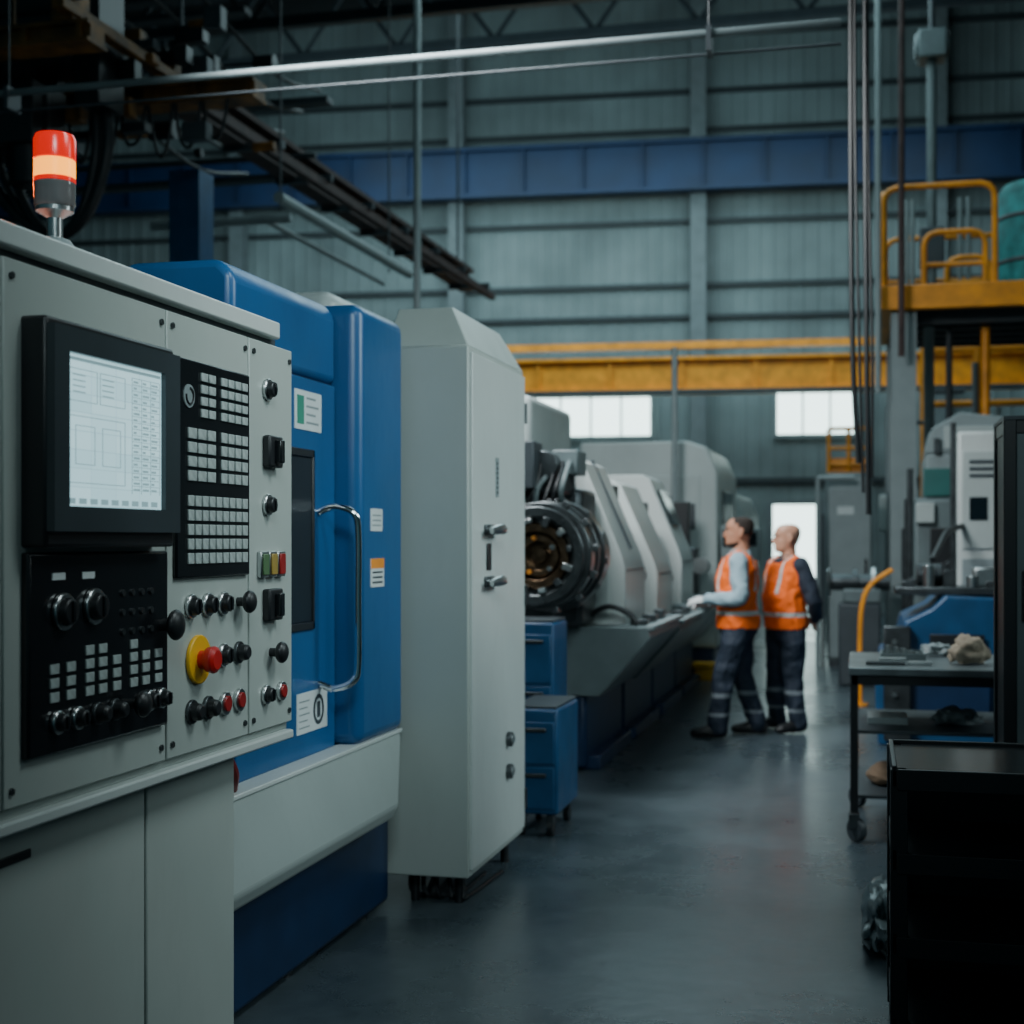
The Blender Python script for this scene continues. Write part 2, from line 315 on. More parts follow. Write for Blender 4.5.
# ------------------------------------------------------------ control cabinet
cc=T('control_cabinet','putty grey machine control cabinet with screen, keyboard and knobs','control panel',(-2.05,2.6,0))
box('upper_housing',cc,-2.5,-1.695,1.0,4.03,1.0,2.15,PUTTY,.006)
box('top_cap',cc,-2.52,-1.67,.98,3.92,2.165,2.215,PUTTY2,.006)
box('cap_seal',cc,-2.5,-1.70,1.0,3.95,2.145,2.168,DGREY,0)
box('lower_flange',cc,-2.5,-1.668,1.0,4.02,.975,1.002,PUTTY2,.006)
box('lower_body',cc,-2.5,-1.775,1.0,3.76,0.06,.975,PUTTY,.006); box('plinth',cc,-2.45,-1.82,1.0,3.7,0,.06,DGREY,.004)
for a,b in ((1.02,2.2),(2.21,3.25),(3.262,3.775)):
    box('lower_door',cc,-1.777,-1.75,a,b,.08,.955,PUTTY,.005)
box('vent_slot',cc,-1.752,-1.745,2.60,2.74,.885,.905,BLACK,.002)
for i,(a,b) in enumerate(((1.02,2.53),(2.538,3.224),(3.232,3.714),(3.722,4.03))):
    pl=box('front_plate',cc,-1.70,-1.68,a,b,1.025,2.145,PUTTY,.003)
    for y in (a+.025,b-.025):
        for z in (1.06,2.11): cyl('bolt',pl,(-1.682,y,z),(-1.674,y,z),.008,DSTEEL,seg=6)
mo=box('monitor',cc,-1.69,-1.622,2.60,3.158,1.556,2.035,BLACK,.008)
bm=B(); y0,y1,z0,z1=2.604,3.156,1.59,2.018
sy0,sy1,sz0,sz1=2.662,3.082,1.643,1.967
b_box(bm,-1.624,-1.605,y0,sy0,z0,z1); b_box(bm,-1.624,-1.605,sy1,y1,z0,z1); b_box(bm,-1.624,-1.605,sy0,sy1,z0,sz0); b_box(bm,-1.624,-1.605,sy0,sy1,sz1,z1)
fin('bezel',bm,M('bezel_plastic',(.035,.048,.055),.35),mo,0)
sc=box('screen',mo,-1.624,-1.617,sy0,sy1,sz0,sz1,screen_mat(),0)
UI=M('display_grey_ink',(.2,.3,.32),.4,es=.5,ecol=(.36,.60,.66))
bm=B(); b_box(bm,-1.617,-1.6162,sy0+.005,sy1-.005,sz1-.014,sz1-.007)
def frame(y0,y1,z0,z1,t=.0018):
    b_box(bm,-1.617,-1.6162,y0,y1,z0,z0+t); b_box(bm,-1.617,-1.6162,y0,y1,z1-t,z1); b_box(bm,-1.617,-1.6162,y0,y0+t*1.4,z0,z1); b_box(bm,-1.617,-1.6162,y1-t*1.4,y1,z0,z1)
frame(sy0+.015,sy0+.13,sz1-.10,sz1-.03); frame(sy0+.14,sy0+.25,sz1-.10,sz1-.03); frame(sy0+.015,sy0+.25,sz0+.05,sz1-.13); frame(sy0+.04,sy0+.12,sz0+.09,sz1-.15); frame(sy0+.15,sy0+.23,sz0+.09,sz1-.15)
for k in range(4):
    for j in range(2): b_box(bm,-1.617,-1.6162,sy0+.03+j*.12,sy0+.08+j*.12,sz1-.045-k*.012,sz1-.042-k*.012)
for k in range(18):
    b_box(bm,-1.617,-1.6162,sy1-.14,sy1-.01,sz1-.026-k*.0145,sz1-.0245-k*.0145)
    for j in range(3): b_box(bm,-1.617,-1.6162,sy1-.132+j*.042,sy1-.132+j*.042+random.uniform(.012,.03),sz1-.036-k*.0145,sz1-.031-k*.0145)
for j in range(4): b_box(bm,-1.617,-1.6162,sy1-.14+j*.0433,sy1-.138+j*.0433,sz1-.29,sz1-.025)
for k in range(9): b_box(bm,-1.617,-1.6162,sy0+.01+k*.045,sy0+.04+k*.045,sz0+.006,sz0+.018)
fin('display_graphics',bm,UI,sc)
def knob(p,y,z,r,x,kind='ring'):
    r*=.9
    if kind=='ring':
        k=cyl('knob_ring',p,(x,y,z),(x+.012,y,z),r,STEEL,bevel=.003,seg=24)
        cyl('knob',k,(x+.010,y,z),(x+.028,y,z),r*.78,BLACK,r*.68,.003,24)
        box('knob_pointer',k,x+.027,x+.033,y-.004,y+.004,z-r*.55,z+r*.55,BLACKG,.001)
    elif kind=='black':
        k=cyl('button_collar',p,(x,y,z),(x+.010,y,z),r,DSTEEL,bevel=.002,seg=24)
        bm=B(); b_cyl(bm,(x+.008,y,z),(x+.030,y,z),r*.75,r*.7,24); b_cyl(bm,(x+.030,y,z),(x+.035,y,z),r*.7,r*.5,24); fin('button_cap',bm,BLACK,k,.002)
    elif kind=='red':
        k=cyl('button_collar',p,(x,y,z),(x+.012,y,z),r,STEEL,bevel=.002,seg=24)
        cyl('button_cap',k,(x+.010,y,z),(x+.017,y,z),r*.68,REDL,bevel=.002,seg=24)
    elif kind=='mush':
        k=cyl('knob_stem',p,(x,y,z),(x+.028,y,z),r*.4,BLACK,seg=16)
        bm=B(); b_sph(bm,(x+.036,y,z),(.018,r,r),20); fin('knob_head',bm,BLACK,k)
    elif kind=='selector':
        k=box('selector_body',p,x,x+.025,y-r,y+r,z-r*.95,z+r*.95,BLACK,.006)
        bm=B(); b_box(bm,x+.02,x+.045,y-r*.3,y+r*.3,z-r*.7,z+r*.7); fin('selector_dial',bm,BLACKG,k,.004)
    return k
op=box('operator_panel',cc,-1.69,-1.662,2.60,3.205,1.118,1.546,BLACKG,.006)
X=-1.662
knob(op,2.722,1.419,.045,X,'ring'); knob(op,2.848,1.425,.045,X,'ring'); knob(op,3.175,1.365,.042,X,'mush')
for y in (2.71,2.83): box('name_label',op,X,X+.002,y-.025,y+.025,1.487,1.502,WHITE,0)
for y in (2.692,2.757,2.834,2.89,2.952,3.03,3.088,3.15):
    for k in range(4 if y in(2.834,2.89,3.03) else 3):
        box('legend_key',op,X,X+.004,y-.017,y+.017,1.228+k*.03,1.249+k*.03,KEY,.001)
for y,z,k in ((2.70,1.185,'ring'),(2.78,1.185,'ring'),(2.864,1.185,'black'),(2.94,1.185,'black'),(3.012,1.19,'mush'),(3.10,1.188,'ring'),(3.16,1.188,'ring')):
    knob(op,y,z,.028 if k!='mush' else .034,X,k)
for k in range(3):
    for j in range(4): cyl('pilot_lamp',op,(X,2.98+j*.045,1.45-k*.045),(X+.005,2.98+j*.045,1.45-k*.045),.008,DSTEEL,seg=12)
kb=box('keyboard',cc,-1.69,-1.668,3.262,3.70,1.475,2.035,BLACKG,.005)
X=-1.668
for (a,b,c,d,nx,nz) in ((3.385,3.478,1.885,2.01,2,4),(3.505,3.68,1.885,2.01,4,4),(3.312,3.478,1.718,1.863,3,4),(3.505,3.68,1.718,1.863,4,4),(3.312,3.68,1.505,1.69,9,5)):
    wy=(b-a)/nx; wz=(d-c)/nz
    for i in range(nx):
        for j in range(nz):
            box('key',kb,X,X+.005,a+i*wy+.006,a+(i+1)*wy-.003,c+j*wz+.006,c+(j+1)*wz-.003,KEY,.0015)
cyl('emblem_dial',kb,(X,3.325,1.94),(X+.003,3.325,1.94),.03,GREY,seg=28)
bm=B(); b_tube(bm,[(X+.004,3.325+.02*math.sin(t*.35),1.94+.02*math.cos(t*.35)) for t in range(15)],.003,6); fin('emblem_mark',bm,BLACK,kb)
X=-1.68
for y in (3.356,3.452,3.545,3.645): knob(cc,y,1.402,.035,X,'ring' if y<3.6 else 'mush')
ring=cyl('emergency_stop_plate',cc,(X,3.395,1.262),(X+.012,3.395,1.262),.064,YEL,bevel=.003,seg=32)
bm=B(); b_cyl(bm,(X+.01,3.395,1.262),(X+.035,3.395,1.262),.024); b_cyl(bm,(X+.03,3.395,1.262),(X+.052,3.395,1.262),.032,.036,28); b_cyl(bm,(X+.052,3.395,1.262),(X+.060,3.395,1.262),.036,.025,28); fin('emergency_stop_button',bm,RED,ring,.003)
knob(cc,3.545,1.262,.035,X,'ring'); knob(cc,3.645,1.262,.034,X,'black')
for y,k in ((3.36,'black'),(3.455,'black'),(3.555,'red'),(3.645,'red')): knob(cc,y,1.13,.035,X,k)
knob(cc,3.84,2.01,.035,X,'ring'); knob(cc,3.86,1.83,.054,X,'selector'); knob(cc,3.84,1.675,.035,X,'ring')
for y,m in ((3.80,GRN),(3.86,AMB),(3.92,REDL)):
    h=box('indicator_housing',cc,X,X+.015,y-.027,y+.027,1.465,1.54,STEEL,.003); box('indicator_lens',h,X+.015,X+.02,y-.02,y+.02,1.472,1.533,m,.003)
knob(cc,3.86,1.385,.054,X,'selector'); knob(cc,3.87,1.245,.035,X,'mush'); knob(cc,3.83,1.125,.032,X,'ring'); knob(cc,3.94,1.125,.032,X,'red')
# ------------------------------------------------------------ beacon
bc=T('warning_beacon','lit red and amber signal beacon standing on the cabinet top','warning light',(-1.8,2.92,2.215))
def revolve(name,p,cx,cy,prof,mat,seg=32,**k):
    bm=B(); rings=[]
    for r,z in prof: rings.append([bm.verts.new((cx+r*math.cos(2*math.pi*i/seg),cy+r*math.sin(2*math.pi*i/seg),z)) for i in range(seg)])
    for a,b in zip(rings,rings[1:]):
        for i in range(seg): bm.faces.new((a[i],a[(i+1)%seg],b[(i+1)%seg],b[i]))
    bm.faces.new(rings[0][::-1]); bm.faces.new(rings[-1]); return fin(name,bm,mat,p,0,**k)
cx,cy=-1.8,2.92
revolve('base',bc,cx,cy,[(.05,2.215),(.05,2.24),(.035,2.26),(.02,2.266)],GREY)
revolve('stem',bc,cx,cy,[(.018,2.26),(.018,2.31),(.03,2.318),(.043,2.325),(.043,2.335)],STEEL)
revolve('clear_segment',bc,cx,cy,[(.044,2.335),(.047,2.34),(.046,2.355),(.047,2.36),(.046,2.375),(.047,2.38),(.047,2.39),(.045,2.392)],LAMPD)
revolve('lower_red_segment',bc,cx,cy,[(.045,2.392),(.047,2.393),(.047,2.401),(.045,2.402)],LAMPR)
revolve('amber_segment',bc,cx,cy,[(.044,2.402),(.0465,2.404),(.0465,2.441),(.044,2.443)],LAMPA)
revolve('red_segment',bc,cx,cy,[(.044,2.443),(.0475,2.445),(.0475,2.49),(.043,2.501),(.03,2.505)],LAMPR)
# ------------------------------------------------------------ blue machining centre
mc=T('machining_center','large blue and grey enclosed machining centre with sliding door','machine',(-2.4,4.9,0))
box('body',mc,-3.3,-2.02,4.3,5.78,.77,2.3,BLUED,.02)
prism('hood',mc,[(-2.5,2.18),(-2.0,2.18),(-2.0,2.45),(-2.05,2.5),(-2.38,2.5),(-2.47,2.42)],'Y',4.3,5.24,BLUE,.03,seg=4)
d=box('sliding_door',mc,-2.04,-2.0,4.32,5.235,.765,2.175,BLUE,.008)
w=box('door_window',d,-2.003,-1.996,4.50,4.99,1.27,1.88,GLASSM,.03)
bm=B(); b_box(bm,-2.0,-1.99,4.47,4.5,1.24,1.91); b_box(bm,-2.0,-1.99,4.98,5.0,1.24,1.91); b_box(bm,-2.0,-1.99,4.47,5.0,1.88,1.91); b_box(bm,-2.0,-1.99,4.47,5.0,1.24,1.27); fin('window_seal',bm,BLACK,w,.004)
tube('door_handle',d,[(-2.0,5.06,1.68),(-1.94,5.065,1.70),(-1.865,5.07,1.675),(-1.85,5.08,1.60),(-1.85,5.08,1.35),(-1.85,5.08,1.11),(-1.865,5.07,1.04),(-1.94,5.065,1.012),(-2.0,5.06,1.03)],.014,CHROME,8,12)
l=box('sign',d,-2.0,-1.997,4.82,5.08,1.98,2.125,WHITE,0)
bm=B(); b_box(bm,-1.997,-1.996,4.84,4.905,2.0,2.105); fin('sign_symbol',bm,GREENL,l)
bm=B()
for k in range(4): b_box(bm,-1.997,-1.996,4.93,5.05-(k%2)*.03,2.005+k*.03,2.013+k*.03)
fin('sign_lines',bm,GREY,l)
l=box('sign',d,-2.0,-1.997,4.84,5.14,.86,1.01,WHITE,0)
bm=B(); b_tube(bm,[(-1.996,5.05+.045*math.cos(t*math.pi/10),.935+.05*math.sin(t*math.pi/10)) for t in range(21)],[(.0015,.009)]*21,6,ref=(1,0,0)); b_box(bm,-1.997,-1.995,5.035,5.065,.905,.965); fin('sign_symbol',bm,DGREY,l)
bm=B()
for k in range(5): b_box(bm,-1.997,-1.996,4.86,4.96-(k%2)*.02,.88+k*.024,.885+k*.024)
fin('sign_lines',bm,GREY,l)
cp=box('corner_pillar',mc,-2.3,-1.9,5.24,5.79,.765,2.5,BLUE,.05,seg=5)
l=box('rating_label',cp,-1.9,-1.897,5.36,5.50,1.61,1.70,WHITE,0)
bm=B()
for k in range(3): b_box(bm,-1.897,-1.896,5.38,5.48,1.63+k*.02,1.636+k*.02)
fin('label_lines',bm,GREY,l)
l=box('warning_label',cp,-1.9,-1.897,5.36,5.52,1.385,1.50,WHITE,0); box('warning_stripe',l,-1.897,-1.8965,5.36,5.52,1.46,1.50,ORGL,0)
bm=B()
for k in range(3): b_box(bm,-1.897,-1.896,5.38,5.5,1.40+k*.02,1.408+k*.02)
fin('label_lines',bm,DGREY,l)
bm=B(); b_hull2(bm,[(-1.915,3.8,.765),(-1.82,3.8,.50),(-1.84,3.8,.45),(-1.93,3.8,.42),(-2.2,3.8,.42),(-2.2,3.8,.765)],[(-1.915,5.80,.765),(-1.82,5.48,.50),(-1.84,5.46,.45),(-1.93,5.56,.42),(-2.2,5.8,.42),(-2.2,5.8,.765)])
fin('apron',bm,M('apron_paint',(.29,.335,.325),.36,var=.05,scale=2,wear=.06),mc,.012,seg=3)
box('apron_ledge',mc,-2.0,-1.905,3.80,5.79,.755,.772,PUTTY2,.004)
box('base',mc,-3.3,-1.97,3.80,5.80,.03,.44,BLUED,.02)
tube('coolant_hose',mc,[(-2.0,4.0,.95),(-1.94,4.05,.93),(-1.92,4.12,.85),(-1.95,4.18,.78)],.022,DRED)
for y in(4.0,4.8,5.6): cyl('levelling_foot',mc,(-2.05,y,0),(-2.05,y,.05),.05,DSTEEL)
rm=T('grinding_machine','pale grey machine enclosure with rounded top','machine',(-2.65,6.8,0))
box('body',rm,-3.4,-2.36,6.2,7.9,0,2.62,PALE,.03); box('rounded_hood',rm,-3.2,-2.45,6.4,7.6,2.60,2.78,PALE,.09,seg=5); box('side_panel',rm,-2.365,-2.35,6.4,7.7,.4,2.4,GREY,.01)
# ------------------------------------------------------------ electrical cabinet
ec=T('electrical_cabinet','tall light grey steel electrical cabinet with latch handles','cabinet',(-1.8,6.35,0))
bm=B(); b_box(bm,-2.0,-1.63,5.84,6.85,.13,2.405)
v=[bm.verts.new(p) for p in ((-2.0,5.84,2.405),(-1.63,5.84,2.405),(-1.63,6.85,2.405),(-2.0,6.85,2.405),(-2.0,6.02,2.60),(-1.75,6.02,2.60),(-1.75,6.85,2.60),(-2.0,6.85,2.60))]
for f in ((0,1,5,4),(1,2,6,5),(2,3,7,6),(3,0,4,7),(4,5,6,7),(3,2,1,0)): bm.faces.new([v[i] for i in f])
fin('body',bm,PUTTY,ec,.006)
dr=box('cabinet_door',ec,-1.632,-1.617,5.865,6.835,.16,2.38,PUTTY2,.004)
X=-1.617
def handle(y,z):
    h=box('latch_handle',dr,X,X+.014,y-.07,y+.07,z-.024,z+.024,DSTEEL,.01)
    bm=B(); b_cyl(bm,(X+.01,y,z),(X+.05,y,z),.017); b_tube(bm,[(X+.045,y-.10,z-.006),(X+.055,y-.04,z),(X+.058,y+.05,z+.004),(X+.050,y+.13,z)],[(.010,.014),(.014,.022),(.014,.024),(.009,.016)],12,ref=(1,0,0)); fin('latch_lever',bm,STEEL,h)
handle(6.12,1.62); handle(6.12,1.39)
box('latch_plate',dr,X,X+.008,6.09,6.16,1.44,1.56,BLACK,.004)
pl=box('name_plate',dr,X,X+.003,6.255,6.31,1.77,1.95,GREY,0)
bm=B()
for k in range(7): b_box(bm,X+.003,X+.004,6.265,6.30,1.785+k*.022,1.797+k*.022)
fin('plate_lettering',bm,DGREY,pl)
for z in (.64,.49): k=cyl('door_lock',dr,(X,6.48,z),(X+.025,6.48,z),.035,DSTEEL,bevel=.004); cyl('lock_core',k,(X+.024,6.48,z),(X+.032,6.48,z),.02,STEEL)
for z in (.3,1.3,2.2): cyl('hinge',ec,(-1.62,6.84,z-.05),(-1.62,6.84,z+.05),.014,DSTEEL)
for x,y in ((-1.9,5.95),(-1.7,5.95),(-1.9,6.75),(-1.7,6.75)): cyl('support_leg',ec,(x,y,0),(x,y,.13),.02,BLACK)
for k in range(5): tube('cable',ec,[(-1.93+k*.055,6.0,.14),(-1.92+k*.06,5.95,.05),(-1.88+k*.05,6.0,.012),(-1.93+k*.07,6.3+.05*k,.012)],.011,BLACK)
# ------------------------------------------------------------ blue trolleys
def trolley(x0,x1,y0,y1,h,lab):
    t=T('tool_trolley',lab,'tool trolley',((x0+x1)/2,(y0+y1)/2,0),'blue tool trolleys')
    box('body',t,x0,x1,y0,y1,.12,h,BLUEM,.015); n=max(2,int(h/.3))
    for k in range(n):
        a=.15+(h-.2)*k/n; b=.15+(h-.2)*(k+1)/n-.02
        dw=box('drawer',t,x0+.02,x1-.02,y0-.012,y0+.002,a,b,BLUEM,.004); box('drawer_handle',dw,x0+.06,x1-.06,y0-.03,y0-.01,b-.05,b-.03,DSTEEL,.004)
    box('top_mat',t,x0+.01,x1-.01,y0+.01,y1-.01,h,h+.015,DGREY,.004)
    for x in (x0+.05,x1-.05):
        for y in (y0+.06,y1-.06):
            c=box('caster_fork',t,x-.02,x+.02,y-.03,y+.03,.06,.125,DSTEEL,.004); cyl('caster_wheel',c,(x-.015,y,.045),(x+.015,y,.045),.045,BLACK)
trolley(-1.82,-1.56,7.35,7.9,.68,'low blue steel tool trolley on casters')
trolley(-1.98,-1.72,8.0,8.38,1.10,'taller blue steel drawer trolley on casters')
# ------------------------------------------------------------ row of lathes
lt=T('turning_lathe','light grey slant-bed lathe with open dark chuck on blue base','lathe',(-2.0,10.3,0),'row of lathes')
cov=[(-2.35,.98),(-2.35,2.16),(-1.97,2.16),(-1.90,2.12),(-1.63,1.48),(-1.60,1.38),(-1.60,.98)]
prism('slanted_cover',lt,cov,'Y',9.8,10.70,PUTTY2,.010,seg=2)
box('cover_seam',lt,-1.605,-1.597,9.83,10.68,1.36,1.37,DGREY,0)
prism('cover_rib',lt,[(-1.93,2.15),(-1.915,2.165),(-1.625,1.52),(-1.645,1.51)],'Y',10.25,10.29,DGREY,0)
box('end_grille',lt,-2.25,-2.0,9.785,9.80,1.75,2.0,DGREY,.002)
prism('side_door',lt,[(-2.0,1.05),(-2.0,1.6),(-1.78,1.6),(-1.72,1.45),(-1.72,1.05)],'Y',9.785,9.802,PALE,.004)
prism('chip_trough',lt,[(-1.97,.99),(-1.40,.99),(-1.37,.92),(-1.44,.84),(-1.72,.52),(-2.1,.52),(-2.1,.99)],'Y',9.45,11.04,MGREY,.008)
box('trough_lip',lt,-1.42,-1.35,9.45,11.04,.97,1.0,GREY,.006)
box('base',lt,-3.2,-1.82,9.5,11.0,.02,.53,BLUED,.03)
box('base_skid',lt,-1.87,-1.74,9.6,10.95,0,.10,BLUED,.01)
box('rear_body',lt,-3.3,-2.2,9.5,11.0,.4,1.9,DGREY,.04,seg=3)  # dark grey puts shade into the gaps between the covers
box('carriage',lt,-2.1,-1.75,10.75,11.02,.95,1.5,DSTEEL,.02)
cyl('tailstock',lt,(-1.72,10.73,1.3),(-1.72,11.03,1.3),.09,STEEL)
box('dark_pillar',lt,-2.1,-1.85,10.8,11.0,1.5,2.0,BLACK,.01)
for k in range(3): box('tool_holder',lt,-1.55+.02*k,-1.43,9.7+.42*k,9.82+.42*k,.985,1.03+.015*(k%3),DSTEEL,.005)
l2=copy_thing(lt,(0,1.6,0),skip=('cover_rib',)); l3=copy_thing(lt,(0,3.2,0),skip=('cover_rib',)); l4=copy_thing(lt,(0,4.8,0),skip=('slanted_cover','cover_seam','cover_rib','end_grille','side_door'))
for q,sz in ((l2,.955),(l3,1.01),(l4,1.0)): q['label']='light grey slant-bed lathe with closed cover on blue base'; q.scale.z=sz
prism('cover_window',l3,[(-1.855,2.020),(-1.833,2.028),(-1.700,1.712),(-1.722,1.705)],'Y',13.2,13.75,GLASSD,.002)
prism('cover_grille',l2,[(-1.870,1.965),(-1.846,1.972),(-1.740,1.727),(-1.765,1.72)],'Y',11.75,12.2,DGREY,.002)
tube('coolant_pipe',lt,[(-1.9,9.62,1.0),(-1.7,9.6,1.12),(-1.55,9.6,1.08),(-1.48,9.6,1.0)],.02,BLACK)
box('headstock',lt,-2.5,-1.80,9.25,9.78,1.0,1.92,DSTEEL,.04,seg=3); box('tall_housing',lt,-3.3,-2.1,9.05,10.4,1.8,2.53,PALE,.05,seg=3)
ccx,ccz=-1.93,1.48
def ringb(bm,y0,y1,ri,ro,seg=48):
    R=[]
    for r,y in ((ri,y0),(ro,y0),(ro,y1),(ri,y1)): R.append([bm.verts.new((ccx+r*math.cos(2*math.pi*i/seg),y,ccz+r*math.sin(2*math.pi*i/seg))) for i in range(seg)])
    for a in range(4):
        for i in range(seg): bm.faces.new((R[a][i],R[a][(i+1)%seg],R[(a+1)%4][(i+1)%seg],R[(a+1)%4][i]))
bm=B()
for y0,y1,ri,ro in ((8.42,8.48,.24,.30),(8.48,8.53,.22,.27),(8.53,8.66,.2,.33),(8.66,8.72,.2,.28),(8.72,8.78,.2,.34),(8.78,8.84,.2,.29),(8.84,8.98,.2,.36),(8.98,9.04,.2,.29),(9.04,9.14,.2,.34),(9.14,9.26,.1,.26)): ringb(bm,y0,y1,ri,ro)
b_cyl(bm,(ccx,8.75,ccz),(ccx,9.26,ccz),.2,seg=40)
ck=fin('chuck',bm,CSTEEL,lt,.005)
bm=B(); ringb(bm,8.46,8.56,.15,.2); ringb(bm,8.50,8.60,.09,.13); b_cyl(bm,(ccx,8.60,ccz),(ccx,8.8,ccz),.17,seg=40); b_cyl(bm,(ccx,8.54,ccz),(ccx,8.6,ccz),.05,seg=20); fin('inner_ring',bm,M('oily_bronze',(.16,.10,.06),.26,.9,.6,18),ck,.004)
for k in range(12):
    a=k*math.pi/6+.2; c=math.cos(a); s_=math.sin(a); w_=.014+.008*(k%3)
    bm=B(); b_box(bm,-w_,w_,-.03,.03,-.02,.02); bmesh.ops.rotate(bm,verts=bm.verts[:],matrix=Matrix.Rotation(-a,3,'Y')); bmesh.ops.translate(bm,verts=bm.verts[:],vec=(ccx+c*.215,8.44-.01*(k%3),ccz+s_*.215)); fin('chuck_jaw',bm,(DSTEEL,STEEL,CSTEEL,STEEL,GREY)[k%5],ck,.004)
for k in range(5):
    a=k*1.25+.5; cyl('reflection_pin',ck,(ccx+.11*math.cos(a),8.47,ccz+.11*math.sin(a)),(ccx+.11*math.cos(a),8.52,ccz+.11*math.sin(a)),.015,ORGL if k%2 else STEEL,seg=10)  # coloured pins stand in for orange reflections inside the chuck
for k in range(14):
    a=k*math.pi/7; c=math.cos(a); s_=math.sin(a); cyl('ring_bolt',ck,(ccx+c*.27,8.405,ccz+s_*.27),(ccx+c*.27,8.42,ccz+s_*.27),.009,DSTEEL,seg=6)
for k in range(12):
    a=-1.3+k*.24; c=math.cos(a); s_=math.sin(a); bm=B(); b_box(bm,-.02,.02,-.04,.04,-.02,.02); bmesh.ops.rotate(bm,verts=bm.verts[:],matrix=Matrix.Rotation(-a,3,'Y')); bmesh.ops.translate(bm,verts=bm.verts[:],vec=(ccx+c*.35,8.6+.31*(k%2),ccz+s_*.35)); fin('clamp_block',bm,CSTEEL,ck,.004)
rr=random.Random(7)
for k in range(7):
    x=-2.14+.045*k; tube('coolant_hose',lt,[(x,9.3,1.88+.05*rr.random()),(x+.03*rr.random(),9.1,2.04+.12*rr.random()),(x+.05,8.9,1.98+.12*rr.random()),(x+.06*rr.random(),8.78,1.90),(x,8.72+.2*rr.random(),1.78)],.010+.012*rr.random(),BLACK if k%3 else MGREY)
box('turret_block',lt,-2.2,-1.86,8.95,9.35,1.86,2.08,BLACK,.03); cyl('servo_motor',lt,(-1.98,8.85,2.05),(-1.98,9.2,2.05),.1,DSTEEL,bevel=.01); box('cable_box',lt,-2.2,-2.0,8.7,8.95,1.9,2.2,DGREY,.01); box('valve_manifold',lt,-1.95,-1.78,9.0,9.3,2.0,2.16,MGREY,.01)
def cnc(x0,x1,y0,y1,h,lab,pendant=True):
    t=T('cnc_machine',lab,'machine',((x0+x1)/2,(y0+y1)/2,0))
    prism('enclosure',t,[(x0,.35),(x0,h),(x1-.35,h),(x1-.12,h-.08),(x1,h-.35),(x1,.35)],'Y',y0,y1,PALE,.03,seg=3); box('base',t,x0,x1-.05,y0+.02,y1-.02,0,.36,BLUED,.02)
    box('front_window',t,x1-.01,x1+.012,y0+.6,y1-.6,1.25,h-.55,GLASSD,.02); box('door_panel',t,x1-.01,x1+.008,y0+.4,y1-.4,.5,1.2,GREY,.01)
    box('end_panel',t,x0+.2,x1-.2,y0-.012,y0+.01,.5,h-.4,PALE,.01); box('end_vent',t,x1-.5,x1-.25,y0-.02,y0,1.7,2.0,DGREY,.01)
    if pendant: p=box('pendant_control',t,x1+.02,x1+.2,y0+.1,y0+.45,1.3,1.75,GREY,.02); box('pendant_screen',p,x1+.05,x1+.17,y0+.09,y0+.105,1.5,1.7,GLASSD,.004)
    return t
cnc(-3.2,-1.60,16.3,18.8,2.72,'white enclosed machine tool with sloped front and dark window')
bm=B(); b_box(bm,-1.85,-1.45,16.0,16.22,.14,.2); b_box(bm,-1.83,-1.47,16.02,16.2,0,.14); fin('safety_step',bm,YEL,label='low yellow step block beside the white machine',cat='step',bevel=.01)
cnc(-3.2,-1.58,19.8,22.6,2.3,'smaller white machine tool with dark window')
cnc(-3.2,-1.9,23.8,27,2.4,'pale machine tool near the far door')
cnc(-7.5,-5.6,14.5,18,2.6,'pale machine tool behind the front row')
cnc(-4.45,-3.35,11.8,15.2,2.75,'tall pale machine enclosure behind the lathes',False)
cyl('machine_lamp_post',None,(-2.05,16.0,0),(-2.05,16.0,3.75),.035,GREY,label='grey vertical conduit post beside the lathe',cat='pipe')
# ------------------------------------------------------------ right side: cables, platform
hc=T('hanging_cables','bundle of black cables hanging from the roof','cables',(-.02,10,1.9))
for k,(x,z) in enumerate(((-.085,2.1),(-.04,1.9),(.01,1.75),(.045,2.0))):
    tube('cable',hc,[(x,10,13.5),(x+.01,10,9),(x+.01*((-1)**k),10.02,5),(x+.02,10,3),(x+.03+(.02-x)*.3,10,z)],.011 if k%2 else .018,BLACK,8,8)
pf=T('work_platform','yellow steel maintenance platform with guard rails on grey columns','platform',(1.7,17.8,0))
bm=B(); b_box(bm,.18,3.4,16.4,16.55,4.15,4.42); b_box(bm,.18,.33,16.55,19.4,4.15,4.42); b_box(bm,3.25,3.4,16.55,19.4,4.15,4.42); b_box(bm,.33,3.25,19.25,19.4,4.15,4.42); fin('edge_beam',bm,ORG,pf,.01)
box('deck',pf,.33,3.25,16.55,19.25,4.33,4.38,DGREY,0)
for k in range(5): box('joist',pf,.33,3.25,16.9+k*.5,17.0+k*.5,4.05,4.32,DGREY,0)
def railpanel(a,b,h0=4.4,h1=5.52,r=.035,mid=True):
    bm=B(); A=Vector((a[0],a[1],0)); Bv=Vector((b[0],b[1],0)); d=(Bv-A).normalized()*.15
    pts=[A+Vector((0,0,h0)),A+Vector((0,0,h1-.15))]+[A+d*(1-math.cos(t))+Vector((0,0,h1-.15+.15*math.sin(t))) for t in (.5,1.0,1.57)]
    pts+=[Bv-d*(1-math.cos(t))+Vector((0,0,h1-.15+.15*math.sin(t))) for t in (1.57,1.0,.5)]+[Bv+Vector((0,0,h1-.15)),Bv+Vector((0,0,h0))]
    b_tube(bm,pts,r,10)
    if mid: b_cyl(bm,A+Vector((0,0,(h0+h1)/2)),Bv+Vector((0,0,(h0+h1)/2)),r*.8,seg=10)
    fin('guard_rail',bm,ORG,pf)
